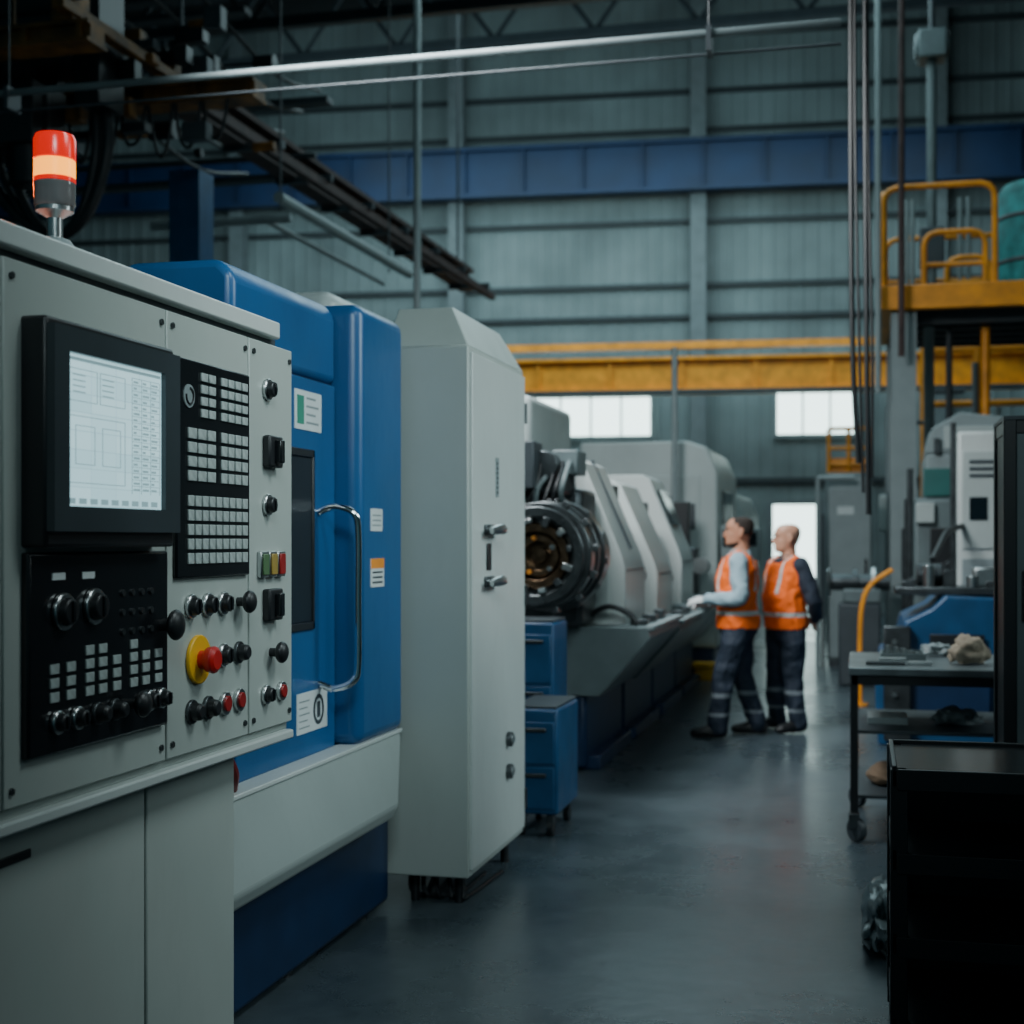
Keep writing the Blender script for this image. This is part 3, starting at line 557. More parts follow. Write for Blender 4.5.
railpanel((.24,16.47),(1.42,16.47),mid=False); railpanel((.24,16.6),(.24,19.3)); railpanel((.3,19.3),(3.3,19.3)); railpanel((2.4,16.47),(3.3,16.47)); railpanel((.70,17.2),(1.38,17.2),4.4,5.15); railpanel((1.0,18.0),(1.5,18.0),4.4,5.0)
for x,y in ((.45,16.6),(3.1,16.6),(.45,19.2),(3.1,19.2)):
    bm=B(); b_box(bm,x-.14,x+.14,y-.14,y-.12,0,4.12); b_box(bm,x-.14,x+.14,y+.12,y+.14,0,4.12); b_box(bm,x-.02,x+.02,y-.12,y+.12,0,4.12); b_box(bm,x-.2,x+.2,y-.2,y+.2,0,.03); fin('column',bm,GREY,pf)
tk=T('storage_tank','teal covered tank standing on the platform','tank',(2.05,17.2,4.38))
revolve('tank_body',tk,2.05,17.2,[(.5,4.38),(.56,4.45),(.56,5.5),(.48,5.62),(.2,5.7)],TEAL); cyl('tank_cap',tk,(2.05,17.2,5.68),(2.05,17.2,5.82),.12,GREY)
for z in (4.7,5.2): revolve('tank_band',tk,2.05,17.2,[(.562,z),(.568,z+.01),(.568,z+.04),(.562,z+.05)],DGREY)
cyl('roof_conduit',None,(.17,16.2,3.2),(.17,16.2,13.5),.035,GREY,label='grey vertical conduit beside the platform',cat='pipe')
cyl('roof_conduit',None,(.42,16.2,3.6),(.42,16.2,13.5),.035,RUST,label='rusty brown vertical pipe beside the platform',cat='pipe')
ho=T('chain_hoist','grey chain hoist on dark cable above the platform','hoist',(.85,18.6,4.38))
bm=B(); b_box(bm,.68,1.02,18.4,18.8,7.6,7.95); b_cyl(bm,(.64,18.6,7.78),(1.06,18.6,7.78),.16); fin('hoist_body',bm,MGREY,ho,.02); cyl('chain',ho,(.85,18.6,8.0),(.85,18.6,13.6),.04,DGREY,seg=8); cyl('load_pipe',ho,(.85,18.6,4.38),(.85,18.6,7.6),.06,MGREY); box('valve_block',ho,.7,1.0,18.5,18.7,5.0,5.5,DGREY,.02)
for x in (.55,.62,1.2,1.3): cyl('riser_pipe',ho,(x,18.75,4.38),(x,18.75,5.9),.03,GREY)
lad=T('yellow_guard_frame','yellow tubular guard frame on the floor','guard rail',(.9,22,0))
bm=B()
for x in (.9,1.65,2.4): b_cyl(bm,(x,22,0),(x,22,4.9),.06)
for z in (3.6,4.4,4.85): b_cyl(bm,(.9,22,z),(2.4,22,z),.05)
fin('frame_tubes',bm,ORG,lad)
hk=T('yellow_handrail','bent yellow tube handrail fixed to the floor','handrail',(.05,14,0))
tube('tube_rail',hk,[(-.02,14,0),(-.02,14,.6),(0,14,.95),(.08,14,1.15),(.28,14.02,1.3)],.024,ORG); cyl('floor_flange',hk,(-.02,14,0),(-.02,14,.02),.08,ORG)
fc=T('switch_cabinet','grey floor-standing switch cabinet','cabinet',(-.1,18.4,0))
box('body',fc,-.42,.12,18.2,18.9,.08,2.4,MGREY,.015); box('plinth',fc,-.40,.10,18.22,18.88,0,.08,DGREY,0)
dd=box('cabinet_door',fc,-.40,.10,18.18,18.205,.12,2.36,GREY,.006); box('door_handle',dd,.03,.06,18.15,18.18,1.1,1.35,BLACK,.004); box('label_plate',dd,-.3,-.1,18.176,18.18,1.9,2.0,WHITE,0)
fr=T('pipe_hoop','tall grey bent pipe hoop beside the switch cabinet','pipe',(-.5,18.0,0))
cyl('upright_pipe',fr,(-.53,18.0,0),(-.53,18.0,2.35),.03,GREY); cyl('cross_pipe',fr,(-.53,18.0,2.35),(-.1,18.0,2.35),.03,GREY); cyl('thin_pipe',fr,(-.47,18.0,0),(-.47,18.0,1.9),.02,DGREY)
sw=T('floor_gantry','grey machine block with small yellow guard on top','machine',(-.25,22.8,0))
box('body',sw,-.55,.15,22.4,23.2,0,2.62,MGREY,.03)
bm=B()
for x in (-.5,-.2,.1): b_cyl(bm,(x,22.5,2.6),(x,22.5,3.3),.03,seg=8)
for z in (2.75,3.0,3.3): b_cyl(bm,(-.5,22.5,z),(.1,22.5,z),.03,seg=8)
fin('guard',bm,ORG,sw); box('guard_panel',sw,-.48,.08,22.55,22.6,2.62,2.85,ORG,.004)
for k,(x,h,w) in enumerate(((.35,2.2,.25),(.62,2.6,.2),(.9,1.9,.3),(1.15,3.0,.22),(1.5,2.8,.35),(1.8,2.2,.3))):
    y=20.2+.15*(k%3)
    t=T('valve_stand','grey pipe stand with valve box beside the column','pipe stand',(x,y,0),'pipe stands under the platform')
    cyl('pipe',t,(x,y,0),(x,y,h+1.2),.045,GREY if k%2 else COLM); box('valve_box',t,x-w/2,x+w/2,y-.15,y+.1,h-.5,h,MGREY if k%2 else PALE,.02); cyl('valve',t,(x,y-.18,h*.5),(x,y,h*.5),.09,DSTEEL); box('foot',t,x-.12,x+.12,y-.12,y+.12,0,.04,DGREY,0)
    if k%2: cyl('branch_pipe',t,(x-.2,y,h+.6),(x+.2,y,h+.6),.03,DGREY)
pw=T('hand_wheel_unit','dark machine spindle with hand wheel on a pedestal','machine',(-.1,16.0,0))
box('pedestal',pw,-.25,.2,15.8,16.2,0,.9,DGREY,.03); cyl('spindle',pw,(-.33,16.0,1.12),(.3,16.0,1.12),.09,DSTEEL,bevel=.01); box('saddle',pw,-.2,.2,15.8,16.2,.9,1.05,MGREY,.02); cyl('flange',pw,(-.1,16,1.12),(-.05,16,1.12),.15,DSTEEL); cyl('flange',pw,(.1,16,1.12),(.14,16,1.12),.17,STEEL)
bm=B(); b_tube(bm,[(-.35,16.0+.14*math.cos(a*math.pi/10),1.12+.14*math.sin(a*math.pi/10)) for a in range(21)],.018,8); b_cyl(bm,(-.35,15.86,1.12),(-.35,16.14,1.12),.014); b_cyl(bm,(-.35,16.0,.98),(-.35,16.0,1.26),.014); fin('hand_wheel',bm,STEEL,pw)
# right machine tool
rt=T('milling_machine','pale grey milling machine with dark blue cast base','machine',(1.0,12.6,0))
prism('base',rt,[(.12,0),(1.7,0),(1.7,.95),(1.25,.98),(1.1,1.13),(.62,1.15),(.52,1.05),(.32,.95),(.26,.72),(.14,.66),(.10,.4)],'Y',11.3,12.85,BLUEM,.015,seg=3)
box('base_panel',rt,.3,.95,11.27,11.31,.2,.6,BLUED,.02); box('base_slot',rt,.5,.9,11.265,11.275,.72,.86,BLACK,.01); box('guide_way',rt,.16,.36,11.22,11.30,.05,.92,DSTEEL,.01); box('guide_way',rt,1.0,1.12,11.22,11.30,.05,1.0,DSTEEL,.01)
for k in range(4): cyl('base_bolt',rt,(.24,11.2,.2+.2*k),(.24,11.22,.2+.2*k),.02,STEEL,seg=6)
box('column_body',rt,.80,1.22,12.9,13.9,0,2.52,PUTTY2,.03,seg=3); box('rear_column',rt,1.25,2.2,13.1,14.0,0,2.45,PALE,.04,seg=3)
box('dark_strip',rt,1.215,1.255,12.95,13.8,.2,2.4,BLACK,.004)
box('column_panel',rt,.84,1.18,12.88,12.91,1.5,2.35,PALE,.008); box('column_panel',rt,.84,1.18,12.88,12.91,1.05,1.42,GREY,.008); box('panel_screen',rt,.9,1.05,12.87,12.885,1.75,1.95,GLASSD,.004)
for k in range(3): box('column_vent',rt,.9,1.12,12.87,12.885,2.12+.06*k,2.15+.06*k,DGREY,0)
cyl('column_pipe',rt,(.77,12.95,.9),(.77,12.95,2.6),.025,DSTEEL); cyl('column_pipe',rt,(1.3,12.95,.9),(1.3,12.95,2.5),.03,STEEL)
box('work_table',rt,.25,1.5,11.5,12.2,1.15,1.21,DSTEEL,.01); cyl('chuck',rt,(.42,11.8,1.30),(.62,11.8,1.30),.09,DSTEEL,bevel=.01); box('vice',rt,.85,1.05,11.65,11.9,1.21,1.36,STEEL,.015)
for k in range(7): 
    x=.35+k*.16; y=11.55+.1*(k%3); h=.05+.04*((k*7)%4)
    (cyl('machined_part',rt,(x,y,1.21),(x,y,1.21+h),.045,STEEL,bevel=.005) if k%2 else box('machined_part',rt,x-.05,x+.05,y-.04,y+.04,1.21,1.21+h,DSTEEL,.006))
tube('coolant_hose',rt,[(.85,12.9,1.7),(.7,12.5,1.65),(.6,12.1,1.5),(.55,11.9,1.42)],.025,BLACK)
r2=T('injection_machine','tall grey machine with sloping hopper top','machine',(1.1,15.2,0))
box('body',r2,.50,1.05,14.8,15.9,0,2.0,MGREY,.04); box('upper_body',r2,.62,2.2,14.9,15.9,2.0,2.45,GREY,.03); prism('hopper',r2,[(.62,2.45),(1.5,2.45),(1.45,2.80),(.95,2.86),(.68,2.7)],'Y',14.9,15.7,GREY,.015); box('dark_panel',r2,.66,1.0,14.77,14.81,1.3,1.7,BLACK,.01)
box('hopper_panel',r2,.8,1.3,14.88,14.91,2.5,2.72,PALE,.005); box('hopper_clamp',r2,.7,.76,14.85,14.9,2.44,2.6,DSTEEL,.003)
box('green_guard',r2,.60,1.02,14.86,14.9,2.02,2.3,M('teal_green_paint',(.02,.12,.11),.5),.01); box('control_box',r2,.52,.7,14.72,14.8,1.75,1.95,PALE,.01); box('shelf_bracket',r2,.45,.95,14.6,14.8,1.15,1.2,DSTEEL,.005)
for k in range(3): cyl('side_pipe',r2,(.47-.02*k,14.9+.25*k,0),(.47-.02*k,14.9+.25*k,2.3-.3*k),.03,DSTEEL)
for k,(x,y,z) in enumerate(((.7,14.7,.9),(.85,14.65,1.3),(.95,14.7,.6))): cyl('pump_motor',r2,(x,y-.12,z),(x,y+.12,z),.08,DSTEEL,bevel=.01)
cyl('yellow_post',None,(1.38,17.2,0),(1.38,17.2,4.04),.05,ORG,label='yellow painted steel post under the platform',cat='post')
cyl('standing_pipe',None,(.75,17.1,0),(.75,17.1,4.04),.06,GREY,label='grey vertical pipe under the platform',cat='pipe')
cyl('standing_pipe',None,(.98,17.3,0),(.98,17.3,4.04),.035,DGREY,label='thin dark vertical pipe under the platform',cat='pipe')
# ------------------------------------------------------------ bench
tb=T('work_bench','black steel work bench on casters with worn metal top','workbench',(.35,8.2,0))
box('top',tb,-.07,.86,7.62,8.72,.87,.91,BENCH,.006); box('middle_shelf',tb,-.03,.82,7.68,8.66,.56,.58,DGREY,.004); box('lower_shelf',tb,-.03,.82,7.68,8.66,.22,.24,DGREY,.004)
bm=B()
for a in (7.66,8.66): b_box(bm,-.05,.84,a-.02,a+.02,.82,.87)
for a in (-.04,.82): b_box(bm,a-.015,a+.015,7.66,8.68,.82,.87)
fin('apron_frame',bm,BLACK,tb)
for x in (-.04,.83):
    for y in (7.66,8.66):
        l=box('leg',tb,x-.02,x+.02,y-.02,y+.02,.14,.87,BLACK,.003)
        f=box('caster_fork',l,x-.028,x+.028,y-.05,y+.03,.07,.15,DSTEEL,.004); bm=B(); b_cyl(bm,(x-.02,y-.02,.062),(x+.02,y-.02,.062),.062,seg=24); bmesh.ops.rotate(bm,verts=bm.verts[:],cent=(x,y,.062),matrix=Matrix.Rotation(.7,3,'Z')); fin('caster_wheel',bm,DGREY,l,.006)
def lump(name,c,r,mat,label,cat,seed=0,amp=.25,group=None):
    bm=B(); bmesh.ops.create_icosphere(bm,subdivisions=4,radius=1)
    for v in bm.verts:
        n=noise.noise(v.co*1.8+Vector((seed,0,0)))+.5*noise.noise(v.co*4+Vector((seed,3,0)))+.25*noise.noise(v.co*9+Vector((seed,3,0))); k=1+amp*n*1.4
        v.co=Vector((v.co.x*r[0]*k,v.co.y*r[1]*k,max(v.co.z,-.55)*r[2]*k))+Vector(c)
    mz=min(v.co.z for v in bm.verts)
    for v in bm.verts: v.co.z+=c[2]-mz
    return fin(name,bm,mat,None,0,label=label,cat=cat,smooth=60,group=group)
lump('crumpled_bag',(.56,8.0,.912),(.10,.09,.085),PAPER,'crumpled beige wrapped bundle lying on the bench','bag',12,.25)
pb=T('parts_tray','open grey tray of metal parts on the bench','tray',(.2,8.25,.912))
bm=B(); b_box(bm,.10,.34,8.1,8.4,.912,.922); b_box(bm,.10,.11,8.1,8.4,.92,.95); b_box(bm,.33,.34,8.1,8.4,.92,.95); b_box(bm,.11,.33,8.1,8.11,.92,.95); b_box(bm,.11,.33,8.39,8.4,.92,.95); fin('tray',bm,MGREY,pb)
for k in range(5): cyl('metal_part',pb,(.14+.04*k,8.2+.03*(k%3),.922),(.14+.04*k,8.2+.03*(k%3),.99-.01*k),.016,STEEL)
mp=T('metal_plates','flat machined metal plates stacked on the bench','metal parts',(.2,7.9,.912))
for k,(x,y,w_) in enumerate(((.12,7.85,.10),(.16,7.9,.07),(.30,7.88,.06))): box('plate',mp,x-w_,x+w_,y-.05,y+.05,.912+.016*(k%2),.928+.016*(k%2),STEEL if k else DSTEEL,.002)
lump('folded_cloth',(.42,8.5,.912),(.08,.06,.04),GREY,'grey cleaning cloth on the bench','cloth',7,.3)
lump('plastic_wrap',(.50,8.0,.582),(.12,.10,.055),PLAST,'clear plastic wrapping on the bench shelf','plastic wrap',9,.3)
box('paper_stack',None,.03,.24,7.9,8.2,.582,.62,GREY,.003,label='small stack of grey papers on the bench shelf',cat='papers')
lump('wrapped_parcel',(.18,8.1,.242),(.15,.2,.07),CARDB,'brown wrapped parcel on the lower shelf','parcel',5,.1)
box('storage_box',None,.45,.75,7.9,8.3,.242,.42,MGREY,.01,label='grey plastic storage box on the lower shelf',cat='box')
lump('plastic_sack',(.075,5.75,0),(.075,.30,.13),PLAST,'pale crumpled plastic wrapping heaped on the floor','plastic bag',14,.3)
# ------------------------------------------------------------ rack and cart
dc=T('equipment_rack','tall black framed equipment cabinet with grey front panel','cabinet',(.98,6.2,0))
bm=B()
for x in (.575,1.38):
    for y in (6.02,6.42): b_box(bm,x-.025,x+.025,y-.025,y+.025,0,2.06)
for z in (.05,2.03):
    b_box(bm,.56,1.38,6.0,6.04,z-.03,z+.03); b_box(bm,.56,1.38,6.40,6.44,z-.03,z+.03); b_box(bm,.555,.595,6.02,6.42,z-.03,z+.03); b_box(bm,1.36,1.4,6.02,6.42,z-.03,z+.03)
fin('frame',bm,BLACK,dc,.004); box('side_panel',dc,.56,.57,6.04,6.40,.08,2.0,BLACK,0); fp=box('front_panel',dc,.60,1.355,6.0,6.02,.08,2.0,MGREY,.004)
box('back_panel',dc,.60,1.36,6.40,6.42,.08,2.0,DGREY,0); box('roof_panel',dc,.55,1.4,5.99,6.45,2.055,2.07,DGREY,0)
box('panel_handle',fp,.62,.635,5.98,6.0,1.25,1.45,BLACK,.004)
ct=T('utility_cart','black steel utility cart with deep top tray and shelves','cart',(.5,4.6,0))
SHF=M('shelf_steel',(.02,.030,.034),.3,.3)
for i,z in enumerate((.90,.655,.41,.16)):
    s_=box('top_tray' if i==0 else 'shelf',ct,.095,.90,4.32,4.88,z-.03,z,BLACKG if i==0 else SHF,.004)
    bm=B(); b_box(bm,.085,.10,4.31,4.89,z-.05,z+.012); b_box(bm,.895,.91,4.31,4.89,z-.05,z+.012); b_box(bm,.10,.895,4.875,4.89,z-.05,z+.012); b_box(bm,.10,.895,4.305,4.32,z-.06,z+.002)
    fin('shelf_rim',bm,BLACK,s_,.003)
box('back_panel',ct,.11,.885,4.86,4.875,.16,.87,BLACK,.003)
for x in (.105,.885):
    for y in (4.335,4.865):
        l=box('post',ct,x-.025,x+.025,y-.025,y+.025,.1,.9,BLACK,.004); cyl('caster_wheel',l,(x-.018,y,.05),(x+.018,y,.05),.05,BLACK,bevel=.004); box('caster_fork',l,x-.024,x+.024,y-.02,y+.02,.05,.11,DSTEEL,.003)
# ------------------------------------------------------------ people
def remesh(o,vs,sm=4):
    r=o.modifiers.new('remesh','REMESH'); r.mode='VOXEL'; r.voxel_size=vs; r.use_smooth_shade=True
    s=o.modifiers.new('smooth','SMOOTH'); s.factor=.5; s.iterations=sm
def interp(a,b,t): return Vector(a).lerp(Vector(b),t)
def limb(bm,pts,rad,seg=14):
    P=crom(pts,4); n=len(P); m=len(rad)-1; R=[]
    for i in range(n):
        f=i/(n-1)*m; k=min(int(f),m-1); t=f-k; R.append(rad[k]*(1-t)+rad[k+1]*t)
    b_tube(bm,P,R,seg); b_sph(bm,P[0],R[0]*.98,12); b_sph(bm,P[-1],R[-1]*.98,12)
def hand(bm,wrist,d,up,thumbdir,inf=0,curl=.5):
    d=Vector(d).normalized(); s=Vector(thumbdir); s=(s-d*s.dot(d)).normalized(); up=d.cross(s)
    if up.z<0 : up=-up
    W=Vector(wrist)
    b_tube(bm,[W-d*.01,W+d*.02,W+d*.06,W+d*.092],[(.026+inf,.019+inf),(.034+inf,.018+inf),(.043+inf,.017+inf),(.038+inf,.013+inf)],12,ref=s)
    for i,(off,l) in enumerate(((.031,.068),(.010,.078),(-.011,.072),(-.031,.056))):
        b=W+d*.082+s*off; a1=curl*.4; a2=curl*1.1; a3=curl*1.7
        p1=b+(d*math.cos(a1)-up*math.sin(a1))*l*.42; p2=p1+(d*math.cos(a2)-up*math.sin(a2))*l*.33; p3=p2+(d*math.cos(a3)-up*math.sin(a3))*l*.25
        b_tube(bm,[b-d*.01,b,p1,p2,p3],[.0095+inf,.0095+inf,.009+inf,.0085+inf,.0065+inf],8)
    b=W+d*.025+s*.03; p1=b+(d*.6+s*.75-up*.1)*.04; p2=p1+(d*.9+s*.3-up*.35)*.032; b_tube(bm,[b-s*.01,b,p1,p2],[.014+inf,.013+inf,.011+inf,.008+inf],8)
HEADP=[(1.535,.072,-.010,.034),(1.548,.096,-.030,.046),(1.565,.103,-.052,.055),(1.585,.101,-.064,.061),(1.605,.099,-.075,.065),(1.625,.096,-.086,.069),(1.645,.092,-.095,.072),(1.662,.090,-.101,.0745),(1.682,.096,-.105,.076),(1.700,.095,-.106,.0765),(1.718,.089,-.103,.075),(1.735,.077,-.094,.070),(1.748,.060,-.078,.060),(1.757,.038,-.055,.044),(1.761,.010,-.025,.020)]
def headmesh(bm,e=0,seg=28):
    rings=[]
    for z,f,b,w in HEADP:
        c=(f+b)/2; ry=(f-b)/2+e; rx=w+e; zz=z+(e if z>1.70 else 0); ring=[]
        for k in range(seg):
            a=2*math.pi*k/seg; sx=math.cos(a); sy=math.sin(a)
            p=.86; ring.append(bm.verts.new((rx*math.copysign(abs(sx)**p,sx),c+ry*math.copysign(abs(sy)**p,sy),zz)))
        rings.append(ring)
    for a,b in zip(rings,rings[1:]):
        for k in range(seg): bm.faces.new((a[k],a[(k+1)%seg],b[(k+1)%seg],b[k]))
    bm.faces.new(rings[0][::-1]); bm.faces.new(rings[-1])
def person(loc,dirv,label,scale,arms,feet,skin,sleeve,glove=False,hair='dark',headyaw=0,nod=0,belly=0):
    p=T('person',label,'person',(0,0,0))
    HM=Matrix.Translation((0,-.006,1.512))@Matrix.Rotation(headyaw,4,'Z')@Matrix.Rotation(nod,4,'X')@Matrix.Diagonal((1.05,1.03,1.05,1))@Matrix.Translation((0,-.01,-1.54))
    def tor(bm,e,z0,z1):
        data=[(.80,.14,.11,0),(.86,.178,.135,0),(.93,.18,.138,.0),(1.02,.166,.128+belly,.006+belly*.6),(1.12,.172,.130+belly,.010+belly*.6),(1.24,.19,.134,.006),(1.34,.198,.126,-.004),(1.41,.175,.102,-.010),(1.455,.115,.078,-.012),(1.48,.07,.065,-.01)]
        rows=[r for r in data if z0-1e-4<=r[0]<=z1+1e-4]
        b_tube(bm,[(0,r[3],r[0]) for r in rows],[(r[1]+e,r[2]+e) for r in rows],28,ref=(1,0,0))
    hips={-1:Vector((-.095,0,.87)),1:Vector((.095,0,.87))}
    bm=B(); tor(bm,0,.80,1.48)
    b_tube(bm,[(0,-.026,1.43),(0,-.022,1.50),(0,-.016,1.58)],[(.070,.068),(.060,.063),(.060,.066)],16)
    hb=B(); headmesh(hb)
    b_tube(hb,[(0,.088,1.674),(0,.098,1.655),(0,.109,1.638),(0,.115,1.624),(0,.100,1.613)],[(.009,.009),(.010,.009),(.012,.009),(.016,.010),(.014,.007)],12,ref=(1,0,0))
    b_sph(hb,(0,.091,1.684),(.048,.011,.008),14)
    b_tube(hb,[(-.024,.092,1.592),(-.01,.100,1.595),(0,.101,1.5935),(.01,.100,1.595),(.024,.092,1.592)],[.004,.006,.006,.006,.004],8)
    b_tube(hb,[(-.022,.092,1.584),(0,.101,1.580),(.022,.092,1.584)],[.004,.007,.004],8)
    b_sph(hb,(0,.091,1.556),(.022,.016,.014),12)
    for sx in (-1,1):
        b_sph(hb,(sx*.042,.062,1.630),(.020,.020,.015),12)
        b_tube(hb,[(sx*.072,.005,1.612),(sx*.080,-.008,1.618),(sx*.084,-.020,1.640),(sx*.086,-.022,1.662),(sx*.082,-.006,1.674),(sx*.076,.006,1.662)],[.007,.008,.009,.010,.008,.006],8)
        b_sph(hb,(sx*.077,-.006,1.642),(.008,.016,.026),10)
    bmesh.ops.transform(hb,matrix=HM,verts=hb.verts[:]); tmp=bpy.data.meshes.new('t'); hb.to_mesh(tmp); hb.free(); bm.from_mesh(tmp); bpy.data.meshes.remove(tmp)
    for sx in (-1,1):
        e,w,hd,th,cu=arms[sx]; sh=Vector((sx*.19,-.008,1.395))
        limb(bm,[sh,interp(sh,e,.5),e,interp(e,w,.5),w],[.058,.055,.046,.042,.028]); hand(bm,w,hd,(0,0,1),th,0,cu)
        k,a=feet[sx]; limb(bm,[hips[sx],interp(hips[sx],k,.5),k,interp(k,a,.4),a],[.088,.078,.056,.055,.036])
        b_tube(bm,[a+Vector((0,-.05,-.05)),a+Vector((0,.03,-.05)),a+Vector((0,.13,-.06)),a+Vector((0,.17,-.065))],[.03,.034,.028,.018],10)
    o=fin('body',bm,skin,p,0,center=False); remesh(o,.0045,1)
    bm=B(); tor(bm,.008,.86,1.455)
    b_tube(bm,[(0,-.022,1.41),(0,-.020,1.485)],[(.095,.085),(.072,.074)],18)
    for sx in (-1,1):
        e,w,*_=arms[sx]; sh=Vector((sx*.19,-.008,1.395)); limb(bm,[sh,interp(sh,e,.5),e,interp(e,w,.5),interp(e,w,.93)],[.074,.070,.062,.058,.043])
    for v in bm.verts: v.co+=Vector((noise.noise(v.co*16),noise.noise(v.co*16+Vector((4,0,0))),noise.noise(v.co*16+Vector((8,0,0)))))*.014
    remesh(fin('shirt',bm,sleeve,p,0,center=False),.009,1)
    bm=B(); tor(bm,.026,.86,1.41)
    for sx in (-1,1): b_tube(bm,[(sx*.10,.10,1.32),(sx*.105,.070,1.42),(sx*.105,-.010,1.468),(sx*.105,-.085,1.42),(sx*.10,-.12,1.32)],[(.062,.022)]*5,12,ref=(1,0,0))
    bmesh.ops.subdivide_edges(bm,edges=bm.edges[:],cuts=1,use_grid_fill=True)
    for v in bm.verts:
        n=noise.noise(v.co*7)+.6*noise.noise(Vector((v.co.x*20,v.co.y*20,v.co.z*8))); v.co+=Vector((v.co.x,v.co.y,0)).normalized()*n*.016
    remesh(fin('safety_vest',bm,VEST,p,0,center=False),.010,1)
    bm=B(); b_tube(bm,[(0,0,.77),(0,0,.84),(0,0,.92),(0,0,.97)],[(.15,.12),(.185,.145),(.182,.142),(.17,.135)],24,ref=(1,0,0))
    for sx in (-1,1):
        k,a=feet[sx]; limb(bm,[hips[sx],interp(hips[sx],k,.5),k,interp(k,a,.5),a+Vector((0,-.01,-.02))],[.108,.100,.084,.080,.072])
    for v in bm.verts:
        v.co+=Vector((noise.noise(v.co*10+Vector((3,1,0))),noise.noise(v.co*9),0))*.02
    remesh(fin('trousers',bm,TROUS,p,0,center=False),.011,1)
    for sx in (-1,1):
        k,a=feet[sx]; bm=B(); x=a.x
        b_tube(bm,[(x,a.y-.085,.045),(x,a.y-.05,.055),(x,a.y+.03,.06),(x,a.y+.10,.048),(x,a.y+.165,.04),(x,a.y+.195,.03)],[(.032,.035),(.042,.053),(.046,.058),(.05,.046),(.044,.036),(.02,.022)],16,ref=(1,0,0))
        b_tube(bm,[(x,a.y,.06),(x,a.y-.005,.13)],[.05,.048],14)
        for v in bm.verts: v.co.z=max(v.co.z,.004)
        remesh(fin('shoe',bm,SHOE,p,0,center=False),.009,2)
        if glove:
            e,w,hd,th,cu=arms[sx]; bm=B(); hand(bm,w,hd,(0,0,1),th,.0035,cu); limb(bm,[w-Vector(hd).normalized()*.03,w],[.036,.034]); remesh(fin('work_glove',bm,GLOVE,p,0,center=False),.0055,1)
    bm=B(); headmesh(bm,.003 if hair=='dark' else .0025,56); bmesh.ops.subdivide_edges(bm,edges=bm.edges[:],cuts=2,use_grid_fill=True)
    dl=[]
    for f in bm.faces:
        c=f.calc_center_median(); n=noise.noise(c*40)*.004
        if hair=='dark':
            keep=(c.z>1.622 and c.y<-.030+n) or (c.z>1.672 and c.y<.008+n) or (c.z>1.715+n and c.y<.038) or (c.y<-.06 and c.z>1.605)
            if c.z>1.62 and c.z<1.668 and abs(c.x)>.055 and c.y>-.03: keep=False
        else: keep=(c.y<-.026+n and 1.60<c.z<1.695+n) or (c.y<-.06 and 1.59<c.z<1.715)
        if not keep: dl.append(f)
    bmesh.ops.delete(bm,geom=dl,context='FACES'); bmesh.ops.transform(bm,matrix=HM,verts=bm.verts[:])
    h=fin('hair',bm,HAIRM if hair=='dark' else HAIRG,p,0,center=False); so=h.modifiers.new('s','SOLIDIFY'); so.thickness=.006 if hair=='dark' else .005; so.offset=-1
    if hair=='dark':
        bm=B(); headmesh(bm,.002,56); bmesh.ops.subdivide_edges(bm,edges=bm.edges[:],cuts=2,use_grid_fill=True); dl=[]
        for f in bm.faces:
            c=f.calc_center_median(); n=noise.noise(c*50)*.004
            if not(c.z<1.561+max(0,(.07-c.y))*.28+n and c.y>.01): dl.append(f)
        bmesh.ops.delete(bm,geom=dl,context='FACES'); bmesh.ops.transform(bm,matrix=HM,verts=bm.verts[:])
        h=fin('beard',bm,HAIRM,p,0,center=False); so=h.modifiers.new('s','SOLIDIFY'); so.thickness=.004; so.offset=-1
    for sx in (-1,1):
        bm=B(); b_sph(bm,(sx*.031,.0835,1.662),(.0105,.008,.0055),12); bmesh.ops.transform(bm,matrix=HM,verts=bm.verts[:]); fin('eye',bm,EYEW,p,0,center=False)
        bm=B(); b_sph(bm,(sx*.031,.0900,1.662),(.0045,.0025,.0045),8); bmesh.ops.transform(bm,matrix=HM,verts=bm.verts[:]); fin('iris',bm,BLACK,p,0,center=False)
        bm=B(); b_tube(bm,[(sx*.016,.100,1.684),(sx*.032,.098,1.688),(sx*.048,.087,1.684)],.003,6); bmesh.ops.transform(bm,matrix=HM,verts=bm.verts[:]); fin('eyebrow',bm,HAIRM,p,0,center=False)
    p.location=loc; p.rotation_euler.z=math.atan2(dirv[1],dirv[0])-math.pi/2; p.scale=(scale*1.05,scale*1.05,scale*1.01)
    return p
V=Vector
person((-.97,11.55,0),(-.98,-.06),'man in orange safety vest and pale blue shirt reaching forward, gloved',1.0,
 {-1:(V((-.25,-.02,1.11)),V((-.17,.25,1.09)),(.1,1,-.12),(1,0,.5),.9),1:(V((.235,.02,1.10)),V((.13,.23,1.05)),(-.2,1,-.10),(-1,0,.5),.9)},
 {-1:(V((-.13,.10,.49)),V((-.15,.16,.095))),1:(V((.12,-.03,.48)),V((.14,-.14,.095)))},SKIN,SHIRT,glove=True,hair='dark',headyaw=math.radians(2),nod=math.radians(-2))
person((-.61,12.0,0),(-.78,-.62),'man in orange safety vest and dark overalls, hands behind his back',.97,
 {-1:(V((-.26,-.08,1.10)),V((-.14,-.19,.93)),(.8,-.3,-.5),(0,0,1),.7),1:(V((.27,-.09,1.11)),V((.12,-.21,.97)),(-.8,-.2,-.5),(0,0,1),.7)},
 {-1:(V((-.12,.03,.49)),V((-.17,.02,.095))),1:(V((.12,.01,.48)),V((.17,-.02,.095)))},SKIN2,NAVY,hair='grey',headyaw=math.radians(-26),nod=math.radians(-4),belly=.02)
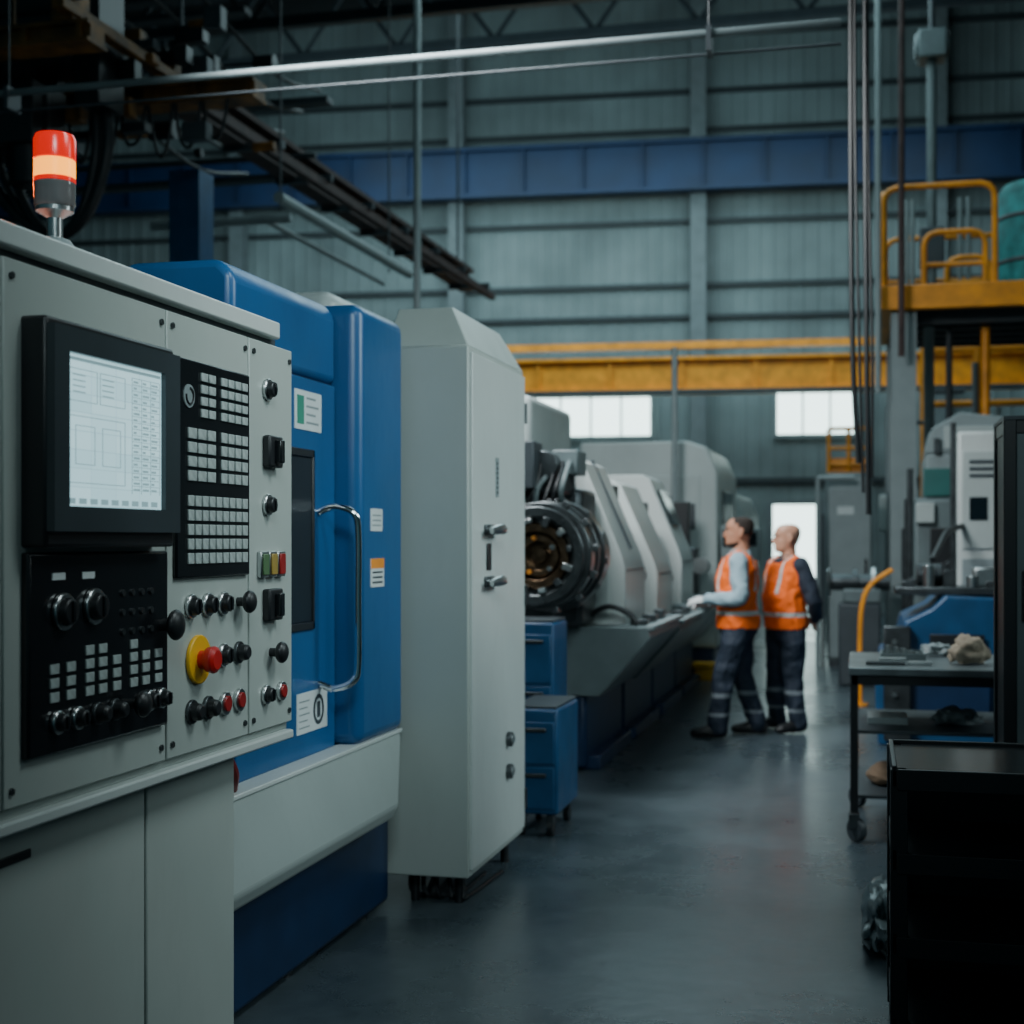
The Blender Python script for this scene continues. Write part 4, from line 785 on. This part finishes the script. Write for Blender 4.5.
# ------------------------------------------------------------ lights
def area(name,loc,size,sy,power,col,rot=(0,0,0),aim=None,spread=180):
    l=bpy.data.lights.new(name,'AREA'); l.shape='RECTANGLE'; l.size=size; l.size_y=sy; l.energy=power; l.color=col; l.spread=math.radians(spread)
    o=bpy.data.objects.new(name,l); COL.objects.link(o); o.location=loc; o.rotation_euler=rot
    if aim: o.rotation_euler=(Vector(aim)-Vector(loc)).to_track_quat('-Z','Y').to_euler()
    return o
cool=(.66,.94,1.0)
area('overhead_fill_light',(-1.2,15.0,9),3.5,10,340,cool)  # added area light over the aisle, no fixture modelled
area('overhead_fill_light',(-4,25,10.5),14,8,620,cool)  # second added overhead light, for the far end of the hall
area('side_fill_light',(4.2,7.0,4.6),2.0,2.4,44,(.80,.98,1.0),aim=(-1.65,6.5,2.1),spread=62)  # added fill from the right for the aisle-facing surfaces, no window there
area('console_fill_light',(.6,3.6,4.4),1.0,1.2,11,(.84,.99,1.0),aim=(-1.7,3.9,2.0),spread=62)  # added unseen light that brightens the upper control panel
area('front_fill_light',(1.0,-1.0,5.0),1.8,1.2,20,(.78,.97,1.0),aim=(-1.8,6,2.5),spread=48)  # added fill from behind the camera for the camera-facing sides
area('aisle_fill_light',(-3.0,8.0,5.5),2,2,210,(.92,.98,1.0),aim=(-1,11.6,1.3),spread=110)  # added fill that lifts the workers and lathe covers
area('wall_fill_light',(-6,24,8.5),14,2.5,450,cool,(math.radians(68),0,0))  # added unseen light that makes the back wall paler
pt=bpy.data.lights.new('beacon_glow','POINT'); pt.energy=2.2; pt.color=(1,.14,.02); pt.shadow_soft_size=.05
po=bpy.data.objects.new('beacon_glow',pt); COL.objects.link(po); po.location=(-1.92,3.02,2.43)
w=bpy.data.worlds.new('world'); SC.world=w; w.use_nodes=True; bg=w.node_tree.nodes['Background']; bg.inputs[0].default_value=(.20,.55,.66,1); bg.inputs[1].default_value=.11
# ------------------------------------------------------------ camera
cam=bpy.data.cameras.new('camera'); co=bpy.data.objects.new('camera',cam); COL.objects.link(co); SC.camera=co
cam.lens=50; cam.sensor_width=36; cam.shift_y=29/1024; co.location=(0,0,1.57); co.rotation_euler=(math.radians(90),0,math.atan(350/1422))
cam.dof.use_dof=True; cam.dof.focus_distance=4.0; cam.dof.aperture_fstop=2.8
cam.clip_end=100
